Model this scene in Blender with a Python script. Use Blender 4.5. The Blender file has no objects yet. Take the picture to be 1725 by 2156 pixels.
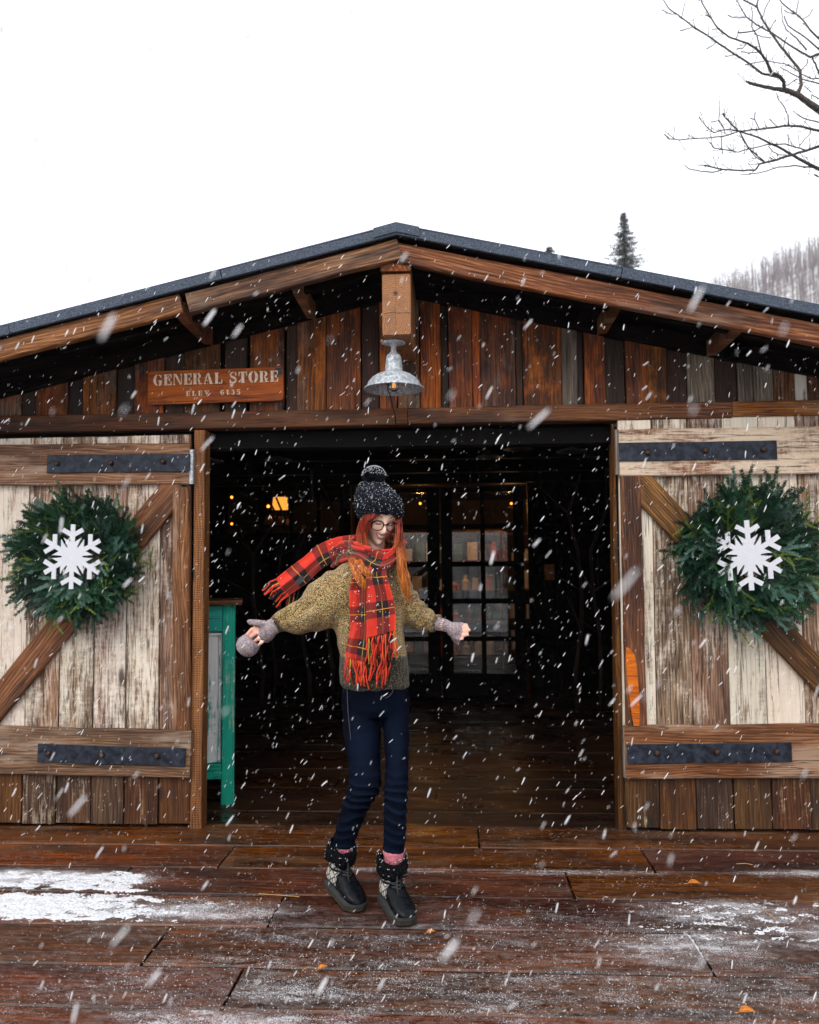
import bpy, bmesh, math, random
import numpy as np
from mathutils import Vector, Matrix, noise as mnoise

R_ = math.radians
random.seed(7)
rng = np.random.default_rng(11)
scene = bpy.context.scene
col = scene.collection

# ------------------------------------------------------------------ camera
CAM_H, CAM_D = 1.341, 4.56
PITCH, YAW, ROLL = R_(4.335), R_(3.279), R_(0.483)
FPX = 1745.9                      # focal length in pixels of a 1725 px wide picture
_cp, _sp, _cy, _sy, _cr, _sr = math.cos(PITCH), math.sin(PITCH), math.cos(YAW), math.sin(YAW), math.cos(ROLL), math.sin(ROLL)
ROT = (np.array([[_cy, -_sy, 0], [_sy, _cy, 0], [0, 0, 1]]) @ np.array([[1, 0, 0], [0, _cp, -_sp], [0, _sp, _cp]])
       @ np.array([[_cr, 0, _sr], [0, 1, 0], [-_sr, 0, _cr]]))
CAM = np.array([0.0, -CAM_D, CAM_H])
cam_data = bpy.data.cameras.new('camera')
cam = bpy.data.objects.new('camera', cam_data)
col.objects.link(cam)
_m = Matrix([list(r) for r in ROT]).to_4x4() @ Matrix.Rotation(math.pi / 2, 4, 'X')
_m.translation = Vector(CAM)
cam.matrix_world = _m
cam_data.sensor_fit = 'HORIZONTAL'
cam_data.sensor_width = 24.0
cam_data.lens = 24.0 * FPX / 1725.0
cam_data.clip_start = 0.05
cam_data.clip_end = 1500
cam_data.dof.use_dof = True
cam_data.dof.focus_distance = 3.62
cam_data.dof.aperture_fstop = 2.6
scene.camera = cam

# ------------------------------------------------------------------ sky, sun, exposure
world = bpy.data.worlds.new('World')
scene.world = world
world.use_nodes = True
wn = world.node_tree
wn.nodes.clear()
_out = wn.nodes.new('ShaderNodeOutputWorld')
_sky = wn.nodes.new('ShaderNodeTexSky')
_sky.sky_type = 'NISHITA'
_sky.sun_disc = False
_sky.sun_elevation = R_(40)
_sky.sun_rotation = R_(200)
_sky.dust_density = 4.0
_bg1 = wn.nodes.new('ShaderNodeBackground')
_bg1.inputs['Strength'].default_value = 0.05
_bg2 = wn.nodes.new('ShaderNodeBackground')          # the closed cloud cover
_bg2.inputs['Color'].default_value = (0.985, 0.985, 1.0, 1)
_bg2.inputs['Strength'].default_value = 1.34
_add = wn.nodes.new('ShaderNodeAddShader')
wn.links.new(_sky.outputs[0], _bg1.inputs['Color'])
wn.links.new(_bg1.outputs[0], _add.inputs[0])
wn.links.new(_bg2.outputs[0], _add.inputs[1])
wn.links.new(_add.outputs[0], _out.inputs['Surface'])
sun_d = bpy.data.lights.new('sun', 'SUN')
sun_d.energy = 1.5
sun_d.angle = R_(50)
sun_d.color = (1.0, 0.97, 0.93)
sun = bpy.data.objects.new('sun', sun_d)
col.objects.link(sun)
sun.rotation_euler = Vector((0.28, 0.72, -0.66)).to_track_quat('-Z', 'Y').to_euler()
scene.view_settings.view_transform = 'Standard'
scene.view_settings.look = 'None'
scene.view_settings.gamma = 1.0
scene.view_settings.exposure = 0.06
scene.view_settings.use_curve_mapping = False
scene.cycles.use_denoising = True
scene.cycles.use_adaptive_sampling = True
scene.cycles.adaptive_threshold = 0.025
scene.cycles.max_bounces = 6
scene.cycles.diffuse_bounces = 3
scene.cycles.transparent_max_bounces = 12
scene.cycles.caustics_reflective = False
scene.cycles.caustics_refractive = False


# ------------------------------------------------------------------ helpers
def ray(x, y):
    return ROT @ np.array([(x - 862.5) / FPX, 1.0, -(y - 1078.0) / FPX])


def at(x, y, Y=0.0):
    """world point on the vertical plane at depth Y seen at picture position x, y (1725 x 2156)"""
    v = ray(x, y)
    t = (Y + CAM_D) / v[1]
    return Vector(CAM + t * v)


def atz(x, y, Z=0.0):
    v = ray(x, y)
    t = (Z - CAM_H) / v[2]
    return Vector(CAM + t * v)


def tag(o, label=None, cat=None, group=None, kind=None):
    if label: o['label'] = label
    if cat: o['category'] = cat
    if group: o['group'] = group
    if kind: o['kind'] = kind
    return o


def link(name, me, mat=None, parent=None, smooth=False):
    o = bpy.data.objects.new(name, me)
    col.objects.link(o)
    if mat is not None and not me.materials:
        me.materials.append(mat)
    if parent is not None:
        o.parent = parent
    if smooth:
        me.polygons.foreach_set('use_smooth', [True] * len(me.polygons))
    return o


def empty(name, loc=(0, 0, 0), parent=None):
    o = bpy.data.objects.new(name, None)
    col.objects.link(o)
    o.location = loc
    o.empty_display_size = 0.1
    if parent is not None: o.parent = parent
    return o


def pyd(name, v, f):
    me = bpy.data.meshes.new(name)
    me.from_pydata([tuple(map(float, p)) for p in v], [], [tuple(map(int, q)) for q in f])
    me.update()
    return me


def place(o, M):
    """set a world matrix on an object whose ancestors sit at plain translations"""
    p = o.parent
    W = Matrix.Identity(4)
    while p is not None:
        W = p.matrix_basis @ W
        p = p.parent
    o.matrix_basis = W.inverted() @ M


def board_mesh(name, L, W, T, segs=2, cham=0.004, jit=0.002, seed=0, end0=0.0, end1=0.0, slope=0.0):
    """a plank lying along local X (0..L), W wide in Y, T thick in Z, with chamfered uneven edges; slope skews the far end"""
    r = random.Random(seed)
    hw, ht = W / 2, T / 2
    c = min(cham, hw * .4, ht * .4)
    prof = [(-hw + c, -ht), (hw - c, -ht), (hw, -ht + c), (hw, ht - c), (hw - c, ht), (-hw + c, ht), (-hw, ht - c), (-hw, -ht + c)]
    v, f = [], []
    for i in range(segs + 1):
        x = L * i / segs
        jl, jr, jz = r.uniform(-jit, jit), r.uniform(-jit, jit), r.uniform(-jit, jit) * .4
        for (y, z) in prof:
            yy = y + (jr if y > 0 else jl)
            xx = x
            if i == 0: xx += end0 * yy / hw + r.uniform(-jit, jit) * .5
            if i == segs: xx += slope * yy + end1 * yy / hw + r.uniform(-jit, jit) * .5
            v.append((xx, yy, z + jz))
    for i in range(segs):
        for k in range(8):
            a, b = i * 8 + k, i * 8 + (k + 1) % 8
            f.append((a, b, b + 8, a + 8))
    f.append(tuple(range(7, -1, -1)))
    f.append(tuple(range(segs * 8, segs * 8 + 8)))
    return pyd(name, v, f)


_bseed = [0]


def board(name, p0, p1, nrm, W, T, mat, parent, segs=2, cham=0.004, jit=0.002, label=None, slope=0.0, **k):
    """plank whose centre line runs p0 -> p1, its face looking along nrm"""
    p0, p1 = Vector(p0), Vector(p1)
    x = (p1 - p0)
    L = x.length
    x.normalize()
    z = Vector(nrm)
    z = (z - x * z.dot(x)).normalized()
    y = z.cross(x)
    _bseed[0] += 1
    o = link(name, board_mesh(name, L, W, T, segs, cham, jit, _bseed[0], slope=slope, **k), mat, parent)
    M = Matrix((x, y, z)).transposed().to_4x4()
    M.translation = p0
    place(o, M)
    if label: o['label'] = label
    return o


def bm_obj(name, bm, mat, parent=None, smooth=False):
    me = bpy.data.meshes.new(name)
    bmesh.ops.recalc_face_normals(bm, faces=bm.faces)
    bm.to_mesh(me)
    bm.free()
    return link(name, me, mat, parent, smooth)


class MB:
    """collects verts and faces"""
    def __init__(s): s.v, s.f, s.uv = [], [], []
    def add(s, v, f):
        o = len(s.v)
        s.v += [tuple(map(float, p)) for p in v]
        s.f += [tuple(int(i) + o for i in q) for q in f]
        return s
    def box(s, lo, hi):
        (x0, y0, z0), (x1, y1, z1) = lo, hi
        return s.add([(x0, y0, z0), (x1, y0, z0), (x1, y1, z0), (x0, y1, z0), (x0, y0, z1), (x1, y0, z1), (x1, y1, z1), (x0, y1, z1)],
                     [(0, 3, 2, 1), (4, 5, 6, 7), (0, 1, 5, 4), (1, 2, 6, 5), (2, 3, 7, 6), (3, 0, 4, 7)])
    def tube(s, pts, rad, n=8, cap=True, squash=None):
        pts = [Vector(p) for p in pts]
        if not hasattr(rad, '__len__'): rad = [rad] * len(pts)
        v, f = [], []
        t = (pts[1] - pts[0]).normalized()
        u = t.orthogonal().normalized()
        for i, p in enumerate(pts):
            tn = (pts[min(i + 1, len(pts) - 1)] - pts[max(i - 1, 0)])
            tn = tn.normalized() if tn.length > 1e-9 else t
            q = t.rotation_difference(tn)
            u = (q @ u)
            u = (u - tn * u.dot(tn)).normalized()
            t = tn
            w = t.cross(u)
            for k in range(n):
                a = 2 * math.pi * k / n
                v.append(p + (u * math.cos(a) + w * math.sin(a)) * rad[i])
        m = len(pts)
        for i in range(m - 1):
            for k in range(n):
                a, b = i * n + k, i * n + (k + 1) % n
                f.append((a, b, b + n, a + n))
        if cap:
            f.append(tuple(range(n - 1, -1, -1)))
            f.append(tuple(range((m - 1) * n, m * n)))
        return s.add(v, f)
    def rings(s, R, cap=True):
        """R: list of rings, each a list of n points"""
        n = len(R[0])
        v = [p for r in R for p in r]
        f = []
        for i in range(len(R) - 1):
            for k in range(n):
                a, b = i * n + k, i * n + (k + 1) % n
                f.append((a, b, b + n, a + n))
        if cap:
            f.append(tuple(range(n - 1, -1, -1)))
            f.append(tuple(range((len(R) - 1) * n, len(R) * n)))
        return s.add(v, f)
    def ball(s, c, r, n=10, m=7):
        if not hasattr(r, '__len__'): r = (r, r, r)
        R = []
        for i in range(m + 1):
            ph = -math.pi / 2 + math.pi * (i + .04) / (m + .08)
            R.append([(c[0] + r[0] * math.cos(ph) * math.cos(2 * math.pi * k / n), c[1] + r[1] * math.cos(ph) * math.sin(2 * math.pi * k / n),
                       c[2] + r[2] * math.sin(ph)) for k in range(n)])
        return s.rings(R)
    def mesh(s, name): return pyd(name, s.v, s.f)
    def build(s, name, mat, parent=None, smooth=False):
        return link(name, s.mesh(name), mat, parent, smooth)


def lathe(prof, n=32, c=(0, 0, 0)):
    m = MB()
    R = [[(c[0] + r * math.cos(2 * math.pi * k / n), c[1] + r * math.sin(2 * math.pi * k / n), c[2] + z) for k in range(n)] for r, z in prof]
    m.rings(R, cap=False)
    return m


def extrude_poly(poly, T):
    """flat outline (x, y) -> prism from z=0 to z=T"""
    n = len(poly)
    v = [(x, y, 0) for x, y in poly] + [(x, y, T) for x, y in poly]
    f = [tuple(range(n - 1, -1, -1)), tuple(range(n, 2 * n))] + [(i, (i + 1) % n, (i + 1) % n + n, i + n) for i in range(n)]
    return v, f


def smoothstep(a, b, x):
    t = np.clip((x - a) / (b - a), 0, 1)
    return t * t * (3 - 2 * t)


# ------------------------------------------------------------------ material helpers
class NT:
    def __init__(s, name):
        s.m = bpy.data.materials.new(name)
        s.m.use_nodes = True
        s.t = s.m.node_tree
        s.t.nodes.clear()
        s.out = s.t.nodes.new('ShaderNodeOutputMaterial')
    def n(s, typ, **kw):
        nd = s.t.nodes.new('ShaderNode' + typ)
        ins = kw.pop('i', {})
        for k, v in kw.items(): setattr(nd, k, v)
        for k, v in ins.items(): s.set(nd, k, v)
        return nd
    def set(s, nd, k, v):
        sock = nd.inputs[k]
        if isinstance(v, bpy.types.NodeSocket): s.t.links.new(v, sock)
        elif isinstance(v, bpy.types.Node): s.t.links.new(v.outputs[0], sock)
        else:
            if hasattr(v, '__len__') and sock.type == 'RGBA' and len(v) == 3: v = (*v, 1)
            sock.default_value = v
    def math(s, op, a, b=0.0, c=0.0, clamp=False):
        nd = s.n('Math', operation=op, use_clamp=clamp)
        s.set(nd, 0, a); s.set(nd, 1, b)
        if op in ('MULTIPLY_ADD', 'SMOOTH_MIN', 'COMPARE'): s.set(nd, 2, c)
        return nd.outputs[0]
    def vm(s, op, a, b=(0, 0, 0)):
        nd = s.n('VectorMath', operation=op)
        s.set(nd, 0, a)
        s.set(nd, 1, b)
        return nd.outputs[0]
    def mix(s, fac, a, b, mode='MIX'):
        nd = s.n('MixRGB', blend_type=mode)
        s.set(nd, 0, fac); s.set(nd, 1, a); s.set(nd, 2, b)
        return nd.outputs[0]
    def noise(s, vec, scale, detail=4, rough=.6, dist=0.0):
        nd = s.n('TexNoise', i={'Vector': vec, 'Scale': scale, 'Detail': detail, 'Roughness': rough, 'Distortion': dist})
        return nd.outputs['Fac']
    def maprange(s, x, a, b, c=0.0, d=1.0, smooth=True):
        nd = s.n('MapRange', interpolation_type='SMOOTHSTEP' if smooth else 'LINEAR', clamp=True)
        s.set(nd, 'Value', x)
        for k, v in (('From Min', a), ('From Max', b), ('To Min', c), ('To Max', d)): s.set(nd, k, v)
        return nd.outputs['Result']
    def ramp(s, x, stops):
        nd = s.n('ValToRGB')
        s.set(nd, 0, x)
        e = nd.color_ramp.elements
        while len(e) < len(stops): e.new(0.5)
        for k, (p, c) in enumerate(stops):
            e[k].position = p
            e[k].color = (*c, 1) if len(c) == 3 else c
        return nd.outputs[0]
    def bsdf(s, **i):
        nd = s.n('BsdfPrincipled')
        for k, v in i.items(): s.set(nd, k.replace('_', ' '), v)
        s.t.links.new(nd.outputs[0], s.out.inputs[0])
        return nd
    def bump(s, h, strength=.3, dist=.01):
        nd = s.n('Bump', i={'Height': h, 'Strength': strength, 'Distance': dist})
        return nd.outputs[0]


def wood(name, cols, rough=.62, paint=None, amt=.5, amtvar=.35, tint=.25, bump=.5, dark=.55, snow=False, wet=False, sawn=False, hue=.012, spec=.35, gscale=1.0, knots=True, bleach=None, soft=.11, blotch=None, sat=1.06):
    m = NT(name)
    oi = m.n('ObjectInfo').outputs['Random']
    tc = m.n('TexCoord').outputs['Object']
    off = m.n('CombineXYZ', i={0: m.math('MULTIPLY', oi, 53.0), 1: m.math('MULTIPLY', oi, 31.0), 2: m.math('MULTIPLY', oi, 17.0)})
    v = m.vm('ADD', tc, off.outputs[0])
    vs = m.vm('MULTIPLY', v, (.055, 1, 1))
    vm_ = m.vm('MULTIPLY', v, (.35, 1, 1))
    big = m.noise(vm_, 4.5, 3, .62)
    grain = m.noise(vs, 95 * gscale, 3, .7, .4)
    warp = m.noise(m.vm('MULTIPLY', v, (.22, .8, .8)), 5.0, 2, .5)
    wv = m.vm('ADD', vs, m.n('CombineXYZ', i={0: 0.0, 1: m.math('MULTIPLY', warp, .16), 2: m.math('MULTIPLY', warp, .16)}).outputs[0])
    wave = m.n('TexWave', bands_direction='Y', wave_profile='SAW', i={'Vector': wv, 'Scale': 19.0 * gscale, 'Distortion': 2.6, 'Detail': 3.0, 'Detail Scale': 3.0}).outputs['Fac']
    f = m.math('ADD', m.math('MULTIPLY', wave, .24), m.math('MULTIPLY', grain, .90))
    f = m.math('ADD', f, m.math('MULTIPLY', m.math('SUBTRACT', big, .5), .35))
    c = m.ramp(f, [(.30, cols[0]), (.54, cols[1]), (.82, cols[2])])
    # weather stains that run with the grain
    st = m.maprange(m.noise(m.vm('MULTIPLY', v, (.16, 1, 1)), 7.0, 4, .7), .36, .60, 1.0, 0.0)
    c = m.mix(m.math('MULTIPLY', st, dark), c, m.mix(1.0, c, (.17, .15, .16), 'MULTIPLY'))
    if blotch:
        b1 = m.maprange(m.noise(m.vm('MULTIPLY', v, (.55, 1, 1)), 6.5, 5, .68), .47, .66)
        c = m.mix(m.math('MULTIPLY', b1, blotch[2]), c, m.mix(m.maprange(grain, .35, .65), m.mix(1.0, blotch[0], (.45, .4, .4), 'MULTIPLY'), blotch[0]))
        b2 = m.maprange(m.noise(m.vm('MULTIPLY', m.vm('ADD', v, (7, 3, 5)), (.5, 1, 1)), 5.0, 5, .68), .50, .64)
        c = m.mix(m.math('MULTIPLY', b2, blotch[3]), c, m.mix(m.maprange(grain, .35, .65), m.mix(1.0, blotch[1], (.45, .4, .4), 'MULTIPLY'), blotch[1]))
    if bleach:
        bl = m.maprange(m.noise(m.vm('MULTIPLY', v, (.25, 1, 1)), 5.2, 4, .65), .50, .68)
        c = m.mix(m.math('MULTIPLY', bl, bleach[1]), c, bleach[0])
    if paint:
        r2 = m.math('FRACT', m.math('MULTIPLY', oi, 13.77))
        pn = m.noise(m.vm('MULTIPLY', v, (.22, 1, 1)), 26.0, 6, .78)
        pb = m.noise(m.vm('MULTIPLY', v, (.6, 1.5, 1)), 3.2, 2, .5)
        ps = m.noise(m.vm('MULTIPLY', v, (1.0, .22, 1)), 60.0, 2, .6)
        pm = m.math('ADD', pn, m.math('MULTIPLY', m.math('SUBTRACT', pb, .5), .62))
        pm = m.math('ADD', pm, m.math('MULTIPLY', m.math('SUBTRACT', grain, .5), .55))
        pm = m.math('ADD', pm, m.math('MULTIPLY', m.math('SUBTRACT', ps, .5), .20))
        pm = m.math('ADD', pm, m.math('MULTIPLY', m.math('SUBTRACT', r2, .5), amtvar))
        th = .5 + (.5 - amt) * .5
        mask = m.maprange(pm, th - soft, th + soft)
        pc = m.mix(m.math('MULTIPLY', m.maprange(grain, .42, .62), .28), paint, m.mix(1.0, paint, (.62, .52, .42), 'MULTIPLY'))
        c = m.mix(m.math('MULTIPLY', mask, .92), c, pc)
    if knots:
        kn = m.n('TexVoronoi', i={'Vector': m.vm('MULTIPLY', v, (1.0, 2.6, 2.6)), 'Scale': 1.15}).outputs['Distance']
        c = m.mix(m.maprange(kn, .03, .075, .85, 0.0), c, (.012, .008, .006))
    cr = m.math('ABSOLUTE', m.math('SUBTRACT', m.noise(m.vm('MULTIPLY', v, (.03, 1, 1)), 17.0, 3, .55), .5))
    crk = m.maprange(cr, .002, .010, 1.0, 0.0)
    c = m.mix(m.math('MULTIPLY', crk, .7), c, (.008, .006, .006))
    hs = m.n('HueSaturation', i={'Hue': m.math('ADD', .5, m.math('MULTIPLY', m.math('SUBTRACT', m.math('FRACT', m.math('MULTIPLY', oi, 7.31)), .5), 2 * hue)),
                                 'Saturation': m.math('ADD', sat, m.math('MULTIPLY', m.math('FRACT', m.math('MULTIPLY', oi, 3.3)), .35)),
                                 'Value': m.math('ADD', 1 - tint, m.math('MULTIPLY', oi, 2 * tint)), 'Color': c})
    c = hs.outputs[0]
    h = m.math('ADD', m.math('MULTIPLY', grain, .7), m.math('MULTIPLY', wave, .2))
    h = m.math('SUBTRACT', h, m.math('MULTIPLY', crk, 1.0))
    if sawn:
        sw = m.n('TexWave', bands_direction='X', i={'Vector': v, 'Scale': 26.0, 'Distortion': 1.5, 'Detail': 2.0}).outputs['Fac']
        h = m.math('ADD', h, m.math('MULTIPLY', sw, .8))
        c = m.mix(m.math('MULTIPLY', sw, .25), c, (.02, .01, .008))
    rg = m.math('ADD', rough - .12, m.math('MULTIPLY', big, .3))
    if wet:
        pos = m.n('NewGeometry').outputs['Position']
        wn_ = m.noise(m.vm('MULTIPLY', pos, (.5, 1.3, 1)), 2.6, 5, .6)
        rg = m.maprange(wn_, .42, .62, .46, .20)
    if snow:
        pos = m.n('NewGeometry').outputs['Position']
        tot = None
        for (cx, cy, sx, sy, a) in snow:
            d = m.vm('MULTIPLY', m.vm('SUBTRACT', pos, (cx, cy, 0)), (1 / sx, 1 / sy, 0))
            ln = m.n('VectorMath', operation='LENGTH', i={0: d}).outputs['Value']
            g = m.maprange(ln, .25, 1.15, a, 0.0)
            tot = g if tot is None else m.math('MAXIMUM', tot, g)
        sp = m.noise(pos, 300.0, 2, .7)
        sc = m.noise(m.vm('MULTIPLY', pos, (.5, 1.3, 1)), 8.0, 6, .78)
        lvl = m.math('ADD', m.math('MULTIPLY', tot, .92), m.math('MULTIPLY', m.math('SUBTRACT', sc, .5), 2.3))
        thr = m.math('SUBTRACT', .765, m.math('MULTIPLY', lvl, .37))
        sm = m.math('MULTIPLY', m.maprange(sp, m.math('SUBTRACT', thr, .07), m.math('ADD', thr, .09)), .95)
        up = m.maprange(m.n('SeparateXYZ', i={0: m.n('NewGeometry').outputs['Normal']}).outputs[2], .5, .9)
        sm = m.math('MULTIPLY', sm, up)
        fr_n = m.noise(m.vm('MULTIPLY', pos, (.7, 1.3, 1)), 30.0, 5, .75)
        film = m.math('MULTIPLY', m.maprange(m.math('ADD', fr_n, m.math('MULTIPLY', tot, .35)), .48, .86), .27)
        c = m.mix(m.math('MULTIPLY', film, up), c, (.42, .36, .335))
        c = m.mix(sm, c, (.70, .71, .75))
        rg = m.math('ADD', m.math('MULTIPLY', sm, .5), rg, clamp=True)
        h = m.math('ADD', h, m.math('MULTIPLY', sm, 1.4))
    m.bsdf(Base_Color=c, Roughness=rg, Normal=m.bump(h, bump, .004), Specular_IOR_Level=spec)
    return m.m


def plain(name, c, rough=.6, metal=0.0, var=.2, vscale=30.0, bump=0.0, spec=.4, c2=None):
    m = NT(name)
    v = m.n('TexCoord').outputs['Object']
    nz = m.noise(v, vscale, 5, .65)
    lo = tuple(x * (1 - var) for x in c)
    hi = c2 if c2 else tuple(min(1, x * (1 + var)) for x in c)
    cc = m.mix(m.maprange(nz, .35, .65), lo, hi)
    kw = dict(Base_Color=cc, Roughness=m.math('ADD', rough - .08, m.math('MULTIPLY', nz, .16)), Metallic=metal, Specular_IOR_Level=spec)
    if bump: kw['Normal'] = m.bump(nz, bump, .003)
    m.bsdf(**kw)
    return m.m


def emit(name, c, s):
    m = NT(name)
    e = m.n('Emission', i={'Color': c, 'Strength': s})
    m.t.links.new(e.outputs[0], m.out.inputs[0])
    return m.m


def glass(name, tint=(1, 1, 1), gloss=1.0, ior=1.45):
    m = NT(name)
    fr = m.n('Fresnel', i={'IOR': ior})
    tr = m.n('BsdfTransparent', i={'Color': tint})
    gl = m.n('BsdfGlossy', i={'Roughness': .02})
    mx = m.n('MixShader', i={0: m.math('MULTIPLY', fr, gloss), 1: tr.outputs[0], 2: gl.outputs[0]})
    m.t.links.new(mx.outputs[0], m.out.inputs[0])
    return m.m

# ------------------------------------------------------------------ materials
BR = [(.022, .009, .005), (.095, .040, .021), (.235, .120, .066)]        # brown old timber
M_sid = wood('siding_brown', [(.016, .006, .004), (.095, .034, .015), (.27, .115, .050)], tint=.34, dark=.97, bump=.6, blotch=((.40, .13, .032), (.23, .165, .125), .75, .75))
M_sidred = wood('siding_rust', [(.045, .009, .003), (.19, .048, .015), (.42, .14, .04)], tint=.35, dark=.97, bump=.6, hue=.004, blotch=((.58, .17, .035), (.16, .09, .06), .7, .6))
M_siddark = wood('siding_dark', [(.007, .004, .003), (.024, .012, .008), (.06, .03, .018)], tint=.35, dark=.6, bump=.6)
M_sidgrey = wood('siding_grey', [(.05, .042, .034), (.15, .125, .10), (.28, .24, .20)], tint=.2, dark=.6, bump=.6)
M_sidwhite = wood('siding_white', [(.10, .05, .03), (.2, .12, .08), (.34, .24, .17)], paint=(.80, .76, .68), amt=.72, bump=.5)
M_lintel = wood('lintel_redbrown', [(.014, .005, .004), (.065, .020, .012), (.16, .060, .032)], tint=.12, dark=.9, bleach=((.14, .085, .06), .5))
M_lintel2 = wood('lintel_brown', [(.03, .018, .012), (.115, .062, .036), (.25, .15, .09)], tint=.12, dark=.9, bleach=((.26, .18, .13), .6))
M_barge = wood('barge_board_brown', [(.045, .019, .011), (.17, .075, .040), (.44, .245, .14)], tint=.12, dark=.9, bleach=((.30, .22, .17), .65))
M_rail = wood('door_rail_brown', [(.05, .024, .015), (.16, .085, .05), (.36, .235, .16)], tint=.12, dark=.6, bleach=((.42, .33, .26), .7))
M_railp = wood('door_rail_worn_paint', [(.07, .032, .018), (.2, .10, .055), (.36, .22, .13)], paint=(.72, .63, .50), amt=.54, amtvar=.1, tint=.08, dark=.5, soft=.16)
M_brace = wood('door_brace_brown', [(.035, .017, .010), (.16, .078, .046), (.38, .225, .14)], tint=.1, dark=.8)
M_door = wood('door_board_worn_paint', [(.06, .032, .020), (.23, .135, .083), (.48, .33, .225)], paint=(.80, .74, .64), amt=.53, amtvar=.40, tint=.14, dark=.65, bump=.6, soft=.17, sat=.92)
M_doorlow = wood('door_board_bare', [(.018, .010, .007), (.070, .036, .021), (.165, .095, .056)], paint=(.45, .38, .30), amt=.10, amtvar=.3, tint=.2, dark=.7)
M_jamb = wood('jamb_sawn', [(.08, .032, .018), (.24, .115, .066), (.38, .21, .13)], tint=.08, dark=.3, sawn=True)
M_jambr = wood('jamb_dark', [(.022, .008, .004), (.09, .03, .013), (.24, .10, .035)], tint=.1, dark=.6)
M_fresh = wood('split_fresh_wood', [(.30, .075, .008), (.58, .17, .02), (.72, .27, .04)], tint=.05, dark=.15, knots=False)
M_beam0 = wood('beam_end_wood', [(.10, .042, .017), (.30, .135, .058), (.46, .235, .11)], tint=.05, dark=.35, knots=False)


def endgrain():
    m = NT('beam_end_grain')
    v = m.n('TexCoord').outputs['Object']
    wob = m.noise(v, 14, 3, .6)
    d = m.vm('MULTIPLY', m.vm('SUBTRACT', v, (0, .012, -.10)), (0, 1, 1))
    r = m.math('ADD', m.n('VectorMath', operation='LENGTH', i={0: d}).outputs['Value'], m.math('MULTIPLY', wob, .045))
    rg = m.math('SINE', m.math('MULTIPLY', r, 640.0))
    fine = m.noise(v, 130, 3, .6)
    f = m.math('ADD', m.math('MULTIPLY', m.math('ADD', m.math('MULTIPLY', rg, .5), .5), .30), m.math('MULTIPLY', fine, .7))
    c = m.ramp(f, [(.2, (.13, .048, .016)), (.5, (.29, .122, .045)), (.8, (.42, .20, .082))])
    st = m.maprange(m.noise(v, 16, 5, .7), .50, .66)
    c = m.mix(m.math('MULTIPLY', st, .6), c, (.16, .075, .035))
    k = m.n('VectorMath', operation='LENGTH', i={0: m.vm('MULTIPLY', m.vm('SUBTRACT', v, (0, .004, .055)), (0, 1, 1))}).outputs['Value']
    c = m.mix(m.maprange(k, .006, .016, .9, 0), c, (.02, .01, .008))
    sy = m.n('SeparateXYZ', i={0: v}).outputs
    ln = m.math('ABSOLUTE', m.math('SUBTRACT', sy[2], m.math('ADD', -.055, m.math('MULTIPLY', wob, .02))))
    c = m.mix(m.maprange(ln, .001, .003, .85, 0), c, (.03, .014, .008))
    l2 = m.math('ABSOLUTE', m.math('SUBTRACT', sy[1], m.math('ADD', -.006, m.math('MULTIPLY', wob, .02))))
    c = m.mix(m.maprange(l2, .0006, .002, .55, 0), c, (.05, .02, .01))
    m.bsdf(Base_Color=c, Roughness=.7, Normal=m.bump(f, .3, .003))
    return m.m


M_beam = endgrain()
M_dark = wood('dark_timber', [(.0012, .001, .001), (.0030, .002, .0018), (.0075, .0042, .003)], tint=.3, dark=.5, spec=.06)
M_black = plain('blackened_wood', (.004, .0035, .0035), .85, spec=.1)
M_iron = plain('hinge_iron', (.007, .011, .022), .55, .0, .5, 24, .4, c2=(.026, .035, .056), spec=.25)
M_bolt = plain('rusty_bolt', (.035, .026, .024), .6, .5, .5, 120, .5, c2=(.12, .055, .035))
M_roof = plain('roof_metal', (.030, .045, .070), .6, .0, .35, 160, .4, c2=(.085, .110, .155), spec=.25)
M_galv = plain('galvanised', (.36, .40, .44), .5, .25, .3, 70, .2, c2=(.62, .67, .72))
M_snowm = plain('snow', (.66, .68, .72), .8, 0, .08, 40, .5)
M_ground = plain('snowy_ground', (.55, .56, .58), .9, 0, .5, .35, .3, c2=(.85, .86, .88))
SNOW_SPOTS = [(-1.95, -.84, .75, .16, .9), (-1.50, -.84, .22, .14, .7), (-1.72, -1.14, .75, .17, .85), (-1.05, -1.16, .62, .15, .70), (-1.0, -1.75, .5, .28, .36),
              (-.55, -1.80, .45, .16, .5), (-.75, -1.98, .6, .12, .6), (1.05, -1.12, .52, .20, .62), (.82, -1.42, .52, .24, .66), (1.35, -1.30, .35, .25, .52), (.62, -1.68, .40, .14, .45),
              (.2, -1.85, 2.4, .75, .36), (.3, -1.35, 2.6, .35, .30), (.5, -.68, .6, .05, .55), (-.3, -.68, .4, .05, .6), (1.5, -.66, .4, .06, .6)]
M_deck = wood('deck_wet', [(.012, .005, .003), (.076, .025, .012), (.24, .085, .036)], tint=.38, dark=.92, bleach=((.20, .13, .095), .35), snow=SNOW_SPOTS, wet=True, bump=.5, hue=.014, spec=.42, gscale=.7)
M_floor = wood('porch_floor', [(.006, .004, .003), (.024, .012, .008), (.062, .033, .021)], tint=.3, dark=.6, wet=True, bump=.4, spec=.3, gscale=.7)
M_sign = wood('sign_red_wood', [(.17, .045, .022), (.36, .105, .05), (.47, .19, .10)], tint=.03, dark=.25, knots=False)
M_letter = plain('sign_cream_paint', (.72, .60, .45), .7, 0, .18, 60)
M_metalplate = plain('dark_plate', (.03, .03, .035), .5, .3, .4, 80)

# ------------------------------------------------------------------ ground, deck, floor
gm = MB().add([(-480, -480, -.42), (480, -480, -.42), (480, 480, -.42), (-480, 480, -.42)], [(0, 1, 2, 3)])
tag(gm.build('ground', M_ground), 'snow covered ground around the store and its wooden deck', 'ground', kind='structure')

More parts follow.
